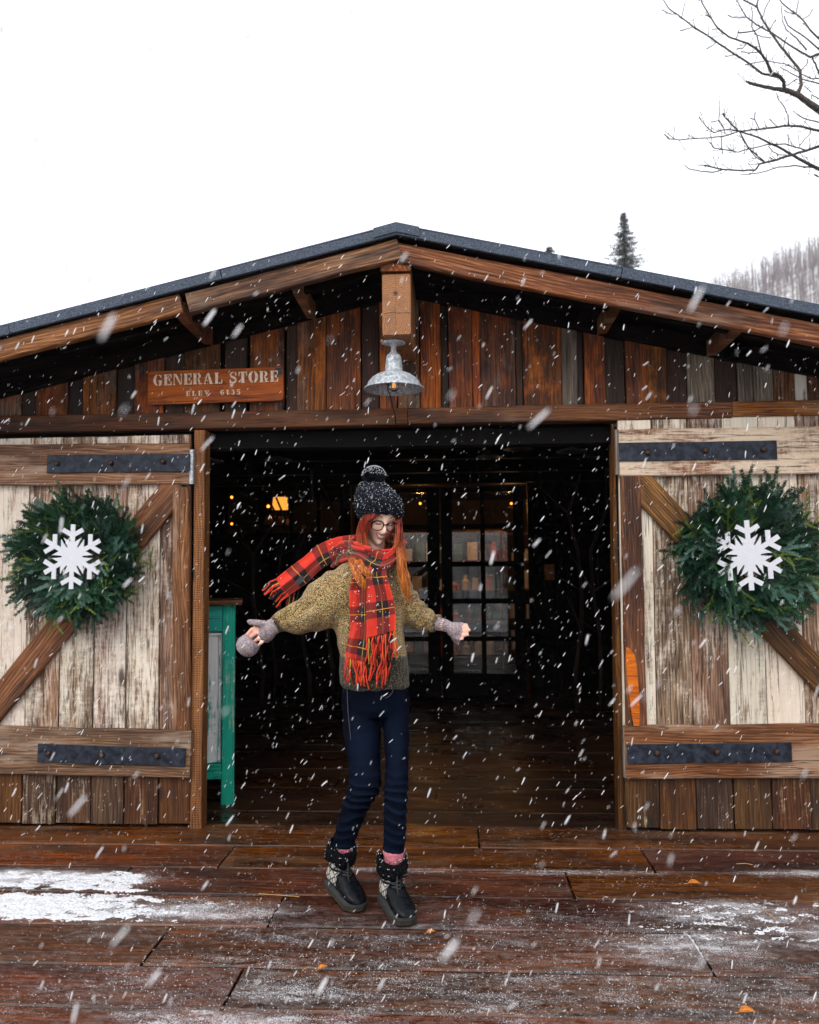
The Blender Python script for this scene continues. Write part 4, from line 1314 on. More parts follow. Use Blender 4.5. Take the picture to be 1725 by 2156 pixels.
# notice on the back wall, thin poles, unlit ceiling lamps
p = at(1157, 1205, YB - .01)
o_ = MB().box((-.055, -.004, -.085), (.055, .004, .085)).build('paper_notice', plain('notice_orange', (.42, .16, .05), .8, 0, .4, 30))
o_.location = (p.x, YB - .012, p.z)
tag(o_, 'small orange notice pinned to the dark porch wall', 'notice')
pr = random.Random(44)
for k, (px, Yp) in enumerate(((550, 3.6), (577, 4.1), (648, 3.2), (700, 3.9), (1212, 3.7), (1258, 3.4))):
    p = at(px, 1300, Yp)
    t = empty('bare_sapling', (p.x, Yp, 0))
    nm = ('beside the amber lamp', 'in front of the amber lamp', 'behind the flying scarf end', 'behind the person near the hat', 'beside the orange notice', 'nearest the far jamb')[k]
    tag(t, 'thin bare sapling pole standing in the dark porch ' + nm, 'pole', 'sapling poles in the porch')
    m = MB()
    pts = [Vector((pr.uniform(-.03, .03) * i, pr.uniform(-.02, .02) * i, 2.33 * i / 6)) for i in range(7)]
    m.tube(pts, [.022, .02, .019, .017, .015, .012, .010], 8)
    m.build('trunk', M_siddark, t, True)
    m = MB()
    for q in range(4):
        b = pts[pr.randrange(2, 6)]
        d = Vector((pr.uniform(-1, 1), pr.uniform(-.4, .4), pr.uniform(.4, .9))).normalized()
        m.tube([b, b + d * .2, b + d * .42], [.008, .006, .002], 5)
    m.build('crown', M_siddark, t, True)
for k, (px, py, Yl) in enumerate(((440, 972, 1.3), (585, 968, 1.8), (1030, 962, 2.0), (1090, 945, 1.5), (1205, 950, 1.3))):
    p = at(px, py, Yl)
    t = empty('ceiling_lamp', p)
    tag(t, 'unlit flat tin lamp under the dark porch ceiling, number %s from the left' % ('one', 'two', 'three', 'four', 'five')[k], 'lamp', 'tin lamps under the porch ceiling')
    lathe([(.01, .03), (.03, .025), (.09, .008), (.11, 0), (.108, -.004), (.02, .015)], 20).build('shade', plain('tin_%d' % k, (.10, .11, .12), .5, .3), t, True)
    MB().tube([(0, 0, .02), (0, 0, max(.06, 2.35 - p.z))], .005, 6).build('cord', M_black, t)

# ------------------------------------------------------------------ the person
PY = -.96
person = empty('person', (at(790, 1900, PY).x, PY, 0))
tag(person, 'person in gold flecked sweater, red plaid scarf and dark bobble hat, arms held out', 'person')
POFF = Matrix.Translation(-Vector(person.location))


def ppx(x, y, dy=0.0): return at(x, y, PY + dy)


def mpp(dy=0.0): return (PY + dy + CAM_D) / FPX


def part(name, me, mat, parent=person, smooth=True):
    o_ = link(name, me, mat, parent, smooth)
    if parent is person: o_.matrix_basis = POFF.copy()
    return o_


def bring(y, xl, xr, hd, dy=0.0, n=28, e=2.3):
    """body ring at picture height y, from xl to xr, half depth hd"""
    c = ppx((xl + xr) / 2, y, dy)
    hw = (xr - xl) / 2 * mpp(dy)
    out = []
    for k in range(n):
        a = 2 * math.pi * k / n
        ca, sa = math.cos(a), math.sin(a)
        out.append(c + Vector((hw * math.copysign(abs(ca) ** (2 / e), ca), hd * math.copysign(abs(sa) ** (2 / e), sa), 0)))
    return out


def remeshed(m, voxel, smooth=6, fac=.5):
    tmp = bpy.data.objects.new('tmp', m.mesh('tmp'))
    col.objects.link(tmp)
    bmx = bmesh.new(); bmx.from_mesh(tmp.data); bmesh.ops.recalc_face_normals(bmx, faces=bmx.faces); bmx.to_mesh(tmp.data); bmx.free()
    md = tmp.modifiers.new('r', 'REMESH'); md.mode = 'VOXEL'; md.voxel_size = voxel
    if smooth:
        ms = tmp.modifiers.new('s', 'SMOOTH'); ms.iterations = smooth; ms.factor = fac
    dg = bpy.context.evaluated_depsgraph_get()
    me = bpy.data.meshes.new_from_object(tmp.evaluated_get(dg))
    bpy.data.objects.remove(tmp)
    me.materials.clear()
    return me


def verts(me):
    a = np.empty(len(me.vertices) * 3)
    me.vertices.foreach_get('co', a)
    return a.reshape(-1, 3)


def norms(me):
    a = np.empty(len(me.vertices) * 3)
    me.vertices.foreach_get('normal', a)
    return a.reshape(-1, 3)


def setverts(me, a):
    me.vertices.foreach_set('co', a.ravel())
    me.update()


def fattr(me, name, vals):
    at_ = me.attributes.new(name, 'FLOAT', 'POINT')
    at_.data.foreach_set('value', np.asarray(vals, dtype=float))


def cattr(me, name, vals):
    at_ = me.attributes.new(name, 'FLOAT_COLOR', 'POINT')
    a = np.ones((len(vals), 4)); a[:, :3] = vals
    at_.data.foreach_set('color', a.ravel())


def nz(P, s, seed=0.0):
    return np.array([mnoise.noise(Vector((p[0] * s[0] + seed, p[1] * s[1] + seed * .7, p[2] * s[2] - seed))) for p in P])


# --- materials
def skin_mat():
    m = NT('skin')
    c = m.n('Attribute', attribute_name='col').outputs['Color']
    m.bsdf(Base_Color=c, Roughness=.48, Subsurface_Weight=.12, Subsurface_Radius=(.012, .005, .003), Specular_IOR_Level=.4)
    return m.m


M_skin = skin_mat()


def sweater_mat():
    m = NT('gold_flecked_knit')
    v = m.n('TexCoord').outputs['Object']
    v = m.vm('MULTIPLY', v, (1, 1, 1.25))
    vo = m.n('TexVoronoi', i={'Vector': v, 'Scale': 330.0})
    r = m.n('SeparateXYZ', i={0: vo.outputs['Color']}).outputs
    warm = m.ramp(r[0], [(0.0, (.008, .006, .004)), (.22, (.05, .032, .010)), (.40, (.20, .130, .036)), (.60, (.46, .32, .105)), (.80, (.74, .57, .25)), (.90, (.50, .15, .04)), (.95, (.04, .13, .07)), (1.0, (.9, .84, .66))])
    dark = m.ramp(r[0], [(0.0, (.003, .003, .004)), (.72, (.009, .009, .009)), (.84, (.06, .042, .016)), (.92, (.28, .20, .08)), (.95, (.03, .09, .05)), (1.0, (.5, .42, .25))])
    b = m.n('Attribute', attribute_name='band').outputs['Fac']
    c = m.mix(b, warm, dark)
    big = m.noise(v, 14, 3, .6)
    c = m.mix(m.maprange(big, .35, .65, .25, 0), c, m.mix(1.0, c, (.5, .42, .35), 'MULTIPLY'))
    h = m.math('ADD', vo.outputs['Distance'], m.math('MULTIPLY', m.noise(v, 120, 2), .5))
    m.bsdf(Base_Color=c, Roughness=.75, Normal=m.bump(h, .8, .004), Sheen_Weight=.2, Specular_IOR_Level=.25)
    return m.m


def denim_mat():
    m = NT('dark_denim')
    v = m.n('TexCoord').outputs['Object']
    f1 = m.noise(m.vm('MULTIPLY', v, (1, 1, .2)), 500, 2, .5)
    f2 = m.noise(v, 16, 4, .6)
    w = m.n('Attribute', attribute_name='worn').outputs['Fac']
    c = m.mix(m.maprange(f2, .3, .7), (.0006, .0012, .0042), (.0012, .0028, .0088))
    c = m.mix(m.math('MULTIPLY', f1, .22), c, (.003, .007, .019))
    c = m.mix(m.math('MULTIPLY', w, .85), c, (.009, .020, .048))
    m.bsdf(Base_Color=c, Roughness=.8, Normal=m.bump(f1, .25, .002), Specular_IOR_Level=.04)
    return m.m


def tartan_mat():
    m = NT('red_tartan_wool')
    uv = m.n('UVMap', uv_map='uv').outputs[0]
    s = m.n('SeparateXYZ', i={0: uv}).outputs
    S = 1 / .135

    def stripe(x):
        fr = m.math('FRACT', m.math('MULTIPLY', x, S))
        d = m.math('MULTIPLY', m.maprange(fr, .45, .462, 0, 1, False), m.maprange(fr, .93, .942, 1, 0, False))
        yl = m.math('MULTIPLY', m.maprange(fr, .690, .694, 0, 1, False), m.maprange(fr, .716, .720, 1, 0, False))
        return d, yl
    du, yu = stripe(s[0])
    dv, yv = stripe(s[1])
    tw = m.math('FRACT', m.math('MULTIPLY', m.math('ADD', s[0], s[1]), 210.0))
    twm = m.math('GREATER_THAN', tw, .5)
    hu = m.math('MULTIPLY', du, m.math('ADD', .58, m.math('MULTIPLY', twm, .3)))
    hv_ = m.math('MULTIPLY', dv, m.math('SUBTRACT', .84, m.math('MULTIPLY', twm, .3)))
    tone = m.noise(uv, 22, 3, .5)
    red = m.mix(tone, (.50, .016, .010), (.70, .045, .016))
    c = m.mix(hu, red, (.010, .006, .010))
    c = m.mix(hv_, c, (.010, .006, .010))
    both = m.math('MULTIPLY', du, dv)
    c = m.mix(m.math('MULTIPLY', both, .93), c, (.006, .006, .010))
    c = m.mix(m.math('MULTIPLY', m.math('MULTIPLY', yu, m.math('ADD', .25, m.math('MULTIPLY', dv, .55))), .8), c, (.60, .38, .05))
    c = m.mix(m.math('MULTIPLY', yv, .75), c, (.72, .30, .03))
    fz = m.noise(uv, 900, 2, .5)
    m.bsdf(Base_Color=c, Roughness=.8, Normal=m.bump(m.math('ADD', fz, m.math('MULTIPLY', twm, .4)), .35, .0015), Sheen_Weight=.25, Specular_IOR_Level=.2)
    return m.m


M_sweat, M_denim, M_plaid = sweater_mat(), denim_mat(), tartan_mat()
M_hat = plain('charcoal_wool', (.005, .007, .011), .9, 0, .5, 140, .9, c2=(.022, .027, .037), spec=.04)
M_mitt = plain('mauve_grey_wool', (.24, .195, .21), .85, 0, .22, 120, .7, c2=(.40, .34, .36), spec=.2)
M_fr_r = plain('fringe_red', (.60, .030, .014), .8, 0, .25, 40, c2=(.78, .075, .02))
M_fr_k = plain('fringe_black', (.008, .008, .010), .8)
M_fr_y = plain('fringe_yellow', (.42, .27, .04), .8)
M_sock = plain('pink_sock', (.55, .17, .22), .85, 0, .2, 90, .5)
M_sole = plain('boot_sole_olive', (.034, .031, .023), .8, 0, .3, 50, spec=.2)
M_lace = plain('boot_lace', (.035, .037, .04), .7)
M_specs = plain('spectacle_black', (.003, .003, .004), .5, spec=.15)
M_lens = glass('lens_glass', (1, 1, 1), .5, 1.4)


def hair_mat():
    m = NT('red_hair')
    pos = m.n('NewGeometry').outputs['Position']
    z = m.n('SeparateXYZ', i={0: pos}).outputs[2]
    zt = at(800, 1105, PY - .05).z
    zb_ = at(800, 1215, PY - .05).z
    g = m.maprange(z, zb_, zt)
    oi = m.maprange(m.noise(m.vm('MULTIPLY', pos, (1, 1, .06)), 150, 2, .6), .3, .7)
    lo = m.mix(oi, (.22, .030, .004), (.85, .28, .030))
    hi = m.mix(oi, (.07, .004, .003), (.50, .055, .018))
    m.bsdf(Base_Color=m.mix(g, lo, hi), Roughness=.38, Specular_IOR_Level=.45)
    return m.m


M_hair = hair_mat()

# --- head frame
HYAW, HPIT, HROL = R_(20), R_(27), R_(6)
hc = at(799, 1089, PY - .02)
HM = Matrix.Translation(hc) @ Matrix.Rotation(HYAW, 4, 'Z') @ Matrix.Rotation(HPIT, 4, 'X') @ Matrix.Rotation(HROL, 4, 'Y')
HMi = HM.inverted()


def gau(x, z, x0, z0, sx, sz): return np.exp(-((x - x0) / sx) ** 2 - ((z - z0) / sz) ** 2)


def head_grid(nu=120, nv=88):
    th = np.linspace(-math.pi, math.pi, nu, endpoint=False)
    ph = np.linspace(-math.pi / 2 + .03, math.pi / 2 - .03, nv)
    T, Pp = np.meshgrid(th, ph)
    x = .074 * np.sin(T) * np.cos(Pp); y = -.094 * np.cos(T) * np.cos(Pp); z = .114 * np.sin(Pp)
    t = np.clip((-.005 - z) / .11, 0, 1)
    x = x * (1 - .36 * t ** 1.3)
    y = np.where(y > 0, y * (1 - .45 * t), y)
    x = x * (1 + .04 * gau(0 * x, z, 0, -.02, 1, .03))
    w = smoothstep(.15, .6, np.cos(T) * np.ones_like(T))
    lat = np.sqrt(np.maximum(0, 1 - (x / .085) ** 2))
    f = np.zeros_like(x)
    f += .012 * gau(x, z, 0, -.085, .030, .030)                       # muzzle and chin kept forward
    f += .020 * gau(x, z, 0, -.100, .022, .020)
    f += .011 * gau(x, z, 0, .010, .010, .022) + .024 * gau(x, z, 0, -.024, .0115, .014) + .012 * gau(x, z, 0, -.008, .0095, .016)
    for s in (-1, 1):
        f += .008 * gau(x, z, s * .013, -.030, .008, .008)
        f -= .011 * gau(x, z, s * .031, .012, .017, .013)
        f += .0065 * gau(x, z, s * .031, .009, .012, .008)
        f += .005 * gau(x, z, s * .030, .034, .022, .009)
        f += .009 * gau(x, z, s * .040, -.024, .018, .018)
        f -= .004 * gau(x, z, s * .028, -.052, .006, .016)
    f += .007 * gau(x, z, 0, -.052, .024, .014)
    f -= .005 * gau(x, z, 0, -.072, .02, .006)
    y = y - f * w
    V = np.stack([x, y, z], -1).reshape(-1, 3)
    F = []
    for j in range(nv - 1):
        for i in range(nu):
            a, b = j * nu + i, j * nu + (i + 1) % nu
            F.append((a, b, b + nu, a + nu))
    F.append(tuple(range(nu - 1, -1, -1)))
    F.append(tuple(range((nv - 1) * nu, nv * nu)))
    return V, F


def hw(p): return HM @ Vector(p)


body = MB()
hV, hF = head_grid()
body.add([hw(p) for p in hV], hF)
for s in (-1, 1):
    body.ball(hw((s * .074, .012, -.006)), (.012, .018, .03), 8, 6)
nk = hw((0, .025, -.06))
body.tube([hw((0, .02, -.03)), nk, ppx(785, 1172, .02), ppx(778, 1205, .02)], [.046, .046, .047, .065], 16)
body.rings([bring(1188, 728, 832, .055, .01), bring(1215, 700, 842, .08), bring(1290, 712, 842, .085), bring(1350, 728, 846, .085), bring(1400, 735, 848, .085), bring(1450, 730, 855, .09), bring(1500, 735, 850, .08)])
ARM_L = [(735, 1205), (690, 1245), (640, 1290), (600, 1308), (572, 1320)]
ARM_R = [(832, 1215), (856, 1275), (890, 1303), (920, 1313), (938, 1317)]
LDY = [-.0, -.02, -.05, -.08, -.09]
RDY = [.0, .05, .06, .03, .0]
for A, DY in ((ARM_L, LDY), (ARM_R, RDY)):
    body.tube([ppx(x, y, d) for (x, y), d in zip(A, DY)], [.048, .042, .036, .030, .026], 12)
LEG_L = [(758, 1480, .0, .056), (762, 1560, -.03, .050), (767, 1650, -.09, .040), (745, 1710, -.08, .036), (722, 1780, -.08, .033), (719, 1805, -.08, .034)]
LEG_R = [(832, 1480, .0, .048), (835, 1560, -.05, .038), (834, 1650, -.11, .036), (832, 1710, -.15, .034), (829, 1780, -.19, .032), (828, 1812, -.19, .034)]
for A in (LEG_L, LEG_R):
    body.tube([ppx(x, y, d) for x, y, d, r in A], [r for *_, r in A], 12)
FDY = -.10
# fingers of the arm on the picture's left: four bent fingers between cuff edge and mitten flap
fl_ = [((545, 1325), (531, 1325), (519, 1338)), ((549, 1331), (538, 1333), (523, 1347)), ((553, 1339), (546, 1343), (532, 1353)), ((556, 1347), (551, 1353), (541, 1361))]
for k, (a, b, c) in enumerate(fl_):
    r = .0098 - .0008 * k
    body.tube([ppx(560, 1330, FDY), ppx(*a, FDY - .012), ppx(*b, FDY - .026), ppx(*c, FDY - .012)], [r * 1.1, r, r, r * .8], 10)
body.tube([ppx(562, 1322, FDY), ppx(540, 1314, FDY - .015), ppx(526, 1311, FDY - .02)], [.011, .010, .008], 8)
RFY = .0
fr_ = [((958, 1315), (974, 1316), (985, 1315)), ((962, 1321), (977, 1322), (987, 1320)), ((964, 1328), (979, 1329), (991.5, 1326)), ((963, 1336), (977, 1338), (988, 1336)), ((958, 1343), (968, 1346), (977, 1345))]
for k, (a, b, c) in enumerate(fr_):
    r = .0082 if k < 4 else .0072
    body.tube([ppx(945, 1322, RFY), ppx(*a, RFY - .004 - .004 * k), ppx(*b, RFY - .012 - .004 * k), ppx(*c, RFY - .010 - .004 * k)], [r * 1.2, r, r * .95, r * .7], 10)
bme = remeshed(body, .0042, 2, .4)
bme.name = 'body'
P = verts(bme)
L = np.array([HMi @ Vector(p) for p in P])
lx, ly, lz = L[:, 0], L[:, 1], L[:, 2]
front = smoothstep(0, -.04, ly)
base = np.tile(np.array([.94, .63, .50]), (len(P), 1))


def paintc(mask, c):
    global base
    base = base * (1 - mask[:, None]) + np.array(c)[None, :] * mask[:, None]


inhead = (np.abs(lx) < .1) & (np.abs(lz) < .125) & (ly < .12)
fr0 = front * inhead
for s in (-1, 1):
    paintc(.45 * fr0 * gau(lx, lz, s * .042, -.022, .020, .016), (.76, .30, .22))
    paintc(.30 * fr0 * gau(lx, lz, s * .031, .014, .018, .009), (.56, .28, .21))
    bz = .0325 + .006 * np.clip(1 - ((np.abs(lx) - .034) / .022) ** 2, 0, 1)
    m_ = fr0 * smoothstep(.0042, .0018, np.abs(lz - bz)) * smoothstep(.012, .016, s * lx) * smoothstep(.056, .050, s * lx)
    paintc(.9 * m_, (.10, .034, .018))
    ez = .0015 + .0055 * ((s * lx - .031) / .016) ** 2
    m_ = fr0 * smoothstep(.0040, .0018, np.abs(lz - ez)) * smoothstep(.018, .015, np.abs(s * lx - .031))
    paintc(.92 * m_, (.02, .010, .010))
paintc(.35 * fr0 * gau(lx, lz, 0, -.028, .012, .012), (.78, .34, .25))
zu, zl = -.0465 + 16 * lx ** 2, -.0610 + 30 * lx ** 2
xin = smoothstep(.0265, .0235, np.abs(lx))
lip = fr0 * xin * smoothstep(-.0048, -.0035, lz - zl) * smoothstep(.0045, .0030, lz - zu)
paintc(lip, (.60, .18, .165))
gum = fr0 * smoothstep(.0245, .022, np.abs(lx)) * (lz > zl + .0005) * (lz < zu - .0003)
paintc(gum, (.10, .018, .02))
tee = fr0 * smoothstep(.0225, .020, np.abs(lx)) * (lz > zl + .0030) * (lz < zu - .0003)
paintc(tee, (.90, .87, .80))
# finger tips a little redder
fing = (P[:, 0] < at(557, 1330, PY).x) | (P[:, 0] > at(960, 1330, PY).x)
paintc(.5 * fing, (.68, .25, .17))
cattr(bme, 'col', base)
part('body', bme, M_skin)

# --- sweater
sw = MB()
sw.rings([bring(1178, 752, 822, .058, .0), bring(1190, 712, 842, .085), bring(1215, 694, 847, .105), bring(1260, 692, 849, .118), bring(1310, 698, 851, .122), bring(1350, 706, 855, .122), bring(1378, 718, 858, .120), bring(1412, 716, 861, .122), bring(1436, 719, 862, .120), bring(1448, 724, 861, .112)])
SL_L = [(752, 1232, .0, 44), (716, 1254, -.01, 60), (678, 1275, -.03, 53), (642, 1296, -.05, 40), (606, 1308, -.075, 31), (584, 1316, -.085, 22), (569, 1321, -.09, 17)]
SL_R = [(822, 1228, .01, 36), (846, 1262, .035, 36), (868, 1292, .05, 32), (892, 1304, .05, 25), (913, 1311, .035, 19), (927, 1314, .015, 14.5)]
for A in (SL_L, SL_R):
    sw.tube([ppx(x, y, d) for x, y, d, r in A], [r * mpp(d) for x, y, d, r in A], 24)
sme = remeshed(sw, .0075, 8, .5)
sme.name = 'sweater'
P, Nn = verts(sme), norms(sme)
wl_ = at(700, 1300, PY).x
wr_ = at(852, 1300, PY).x
wL = smoothstep(wl_ + .02, wl_ - .06, P[:, 0])
wR = smoothstep(wr_ - .0, wr_ + .04, P[:, 0])
wT = np.clip(1 - wL - wR, 0, 1)
ax = Vector((-.80, 0, -.60))
a1 = P @ np.array([.80, .1, .60]); a2 = P @ np.array([-.60, .1, .80])
dL = .028 * nz(np.stack([a1 * 6, a2 * 20, P[:, 1] * 8], 1), (1, 1, 1), 3) + .006 * nz(np.stack([a1 * 26, a2 * 14, P[:, 1] * 14], 1), (1, 1, 1), 9)
b1 = P @ np.array([.80, -.1, -.45])
dR = .0055 * np.sin(b1 * 150 + 4 * nz(P, (20, 20, 20), 2)) + .006 * nz(P, (22, 12, 22), 5)
dT = .009 * nz(P, (20, 12, 5), 1) + .004 * nz(P, (40, 30, 16), 7)
under = at(706, 1340, PY)
d2 = np.linalg.norm(P - np.array(under), axis=1)
dT = dT - .012 * np.exp(-(d2 / .05) ** 2)
P = P + Nn * (dL * wL + dR * wR + dT * wT)[:, None]
zb0 = at(790, 1380, PY).z
hem = smoothstep(zb0 + .003, zb0 - .003, P[:, 2])
rib = .0016 * np.sin(P[:, 0] * 480) * hem
P = P + Nn * rib[:, None]
cl = np.array(ppx(571, 1320, -.09)); cr_ = np.array(ppx(926, 1314, .015))
cuff = np.maximum(smoothstep(.060, .048, np.linalg.norm(P - cl, axis=1)), smoothstep(.042, .034, np.linalg.norm(P - cr_, axis=1)))
neckb = smoothstep(at(790, 1190, PY).z, at(790, 1184, PY).z, P[:, 2]) * wT
setverts(sme, P)
fattr(sme, 'band', np.clip(np.maximum(np.maximum(hem, cuff * .85), neckb), 0, 1))
part('sweater', sme, M_sweat)

# --- jeans
jn = MB()
jn.rings([bring(1425, 728, 856, .095), bring(1462, 720, 861, .105), bring(1490, 720, 862, .105), bring(1506, 724, 861, .09)])


def legr(rows, n=24):
    R = []
    for (y, xl, xr, dy, k) in rows:
        R.append(bring(y, xl, xr, (xr - xl) / 2 * mpp(dy) * k, dy, n, 2.1))
    return R


jn.rings(legr([(1470, 722, 792, .0, 1.15), (1520, 722, 801, -.01, 1.12), (1560, 727, 801, -.035, 1.05), (1600, 733, 800, -.06, 1.05), (1640, 737, 803, -.09, 1.05), (1668, 733, 797, -.09, 1.08), (1700, 720, 778, -.08, 1.05), (1740, 708, 759, -.08, 1.0), (1770, 702, 748, -.08, 1.0), (1786, 700, 745, -.08, 1.0)]))
jn.rings(legr([(1470, 790, 862, .0, 1.15), (1520, 806, 862, -.02, 1.2), (1560, 810, 861, -.05, 1.2), (1600, 812, 860, -.08, 1.15), (1645, 811, 859, -.11, 1.15), (1690, 809, 857, -.14, 1.05), (1740, 808, 855, -.17, 1.0), (1775, 807, 852, -.19, 1.0), (1793, 807, 851, -.19, 1.0)]))
jme = remeshed(jn, .0075, 4, .5)
jme.name = 'jeans'
P, Nn = verts(jme), norms(jme)
zk = at(780, 1665, PY).z
kn = np.exp(-((P[:, 2] - zk) / .10) ** 2)
low = smoothstep(at(780, 1690, PY).z, at(780, 1790, PY).z, P[:, 2])
wob = nz(P, (9, 9, 9), 4)
wr1 = np.sin(P[:, 2] * 165 + 5.5 * wob + P[:, 0] * 26)
zc2 = at(780, 1530, PY).z
wr2 = np.sin(P[:, 2] * 118 - 6 * wob - P[:, 0] * 34)
fold = (kn * .0060 + low * .0036) * np.maximum(wr1, -.3) + .0016 * (1 - kn) * np.maximum(wr2, 0) * smoothstep(zk, zk + .15, P[:, 2]) * smoothstep(zc2 + .06, zc2, P[:, 2])
P = P + Nn * (fold + .003 * nz(P, (14, 14, 9), 8))[:, None]
setverts(jme, P)
worn = np.clip(.55 * (kn + low) * np.maximum(wr1, 0) ** 2 + .35 * np.exp(-((P[:, 2] - at(780, 1560, PY).z) / .12) ** 2) * np.clip(-Nn[:, 1], 0, 1) ** 3, 0, 1)
fattr(jme, 'worn', worn)
jo = part('jeans', jme, M_denim)
sm_ = MB()
sm_.tube([Vector(ppx(x, y, d)) for x, y, d in ((731, 1450, -.095), (733, 1500, -.095), (739, 1560, -.10), (747, 1610, -.105))], .0016, 5)
sm_.tube([Vector(ppx(x, y, d)) for x, y, d in ((812, 1470, -.112), (820, 1466, -.114), (827, 1457, -.116), (828, 1448, -.118))], .0015, 5)
sm_.build('stitching', plain('denim_thread', (.06, .055, .06), .8), jo)
for (x, y, d, w) in ((722, 1780, -.08, 21.0), (829, 1787, -.19, 20.5)):
    R = [bring(y - 2 + q * 8, x - w - (2.2 if q == 1 else 0), x + w + (2.2 if q == 1 else 0), (w + (2.2 if q == 1 else 0)) * mpp(d) * 1.0, d, 20, 2.0) for q in range(5)]
    m = MB(); m.rings(R, cap=False)
    part('sock', m.mesh('sock'), M_sock)

# --- boots
def boot_mat():
    m = NT('boot_leather_and_knit')
    v = m.n('TexCoord').outputs['Object']
    k = m.n('Attribute', attribute_name='knit').outputs['Fac']
    s = m.n('SeparateXYZ', i={0: v}).outputs
    # nordic pattern: rows of diamonds and bands in x/z
    zz = m.math('MULTIPLY', s[2], 1 / .040)
    fz = m.math('ABSOLUTE', m.math('SUBTRACT', m.math('FRACT', zz), .5))
    fx = m.math('ABSOLUTE', m.math('SUBTRACT', m.math('FRACT', m.math('MULTIPLY', s[0], 1 / .040)), .5))
    dia = m.math('ABSOLUTE', m.math('SUBTRACT', m.math('ADD', fx, fz), .42))
    pat = m.math('LESS_THAN', dia, .10)
    band = m.math('LESS_THAN', m.math('ABSOLUTE', m.math('SUBTRACT', m.math('FRACT', m.math('MULTIPLY', s[2], 1 / .068)), .5)), .07)
    pat = m.math('MAXIMUM', pat, band)
    kc = m.mix(pat, (.50, .49, .44), (.015, .016, .02))
    nz_ = m.noise(v, 45, 4, .6)
    lc = m.mix(nz_, (.002, .0025, .004), (.006, .008, .011))
    c = m.mix(k, lc, kc)
    rg = m.math('ADD', m.math('MULTIPLY', k, .5), m.math('ADD', .16, m.math('MULTIPLY', nz_, .22)))
    m.bsdf(Base_Color=c, Roughness=rg, Normal=m.bump(nz_, .35, .004), Specular_IOR_Level=.13)
    return m.m


M_boot = boot_mat()
M_fur = plain('boot_fur', (.003, .0035, .0045), .95, 0, .5, 120, .9, c2=(.010, .011, .014), spec=.03)


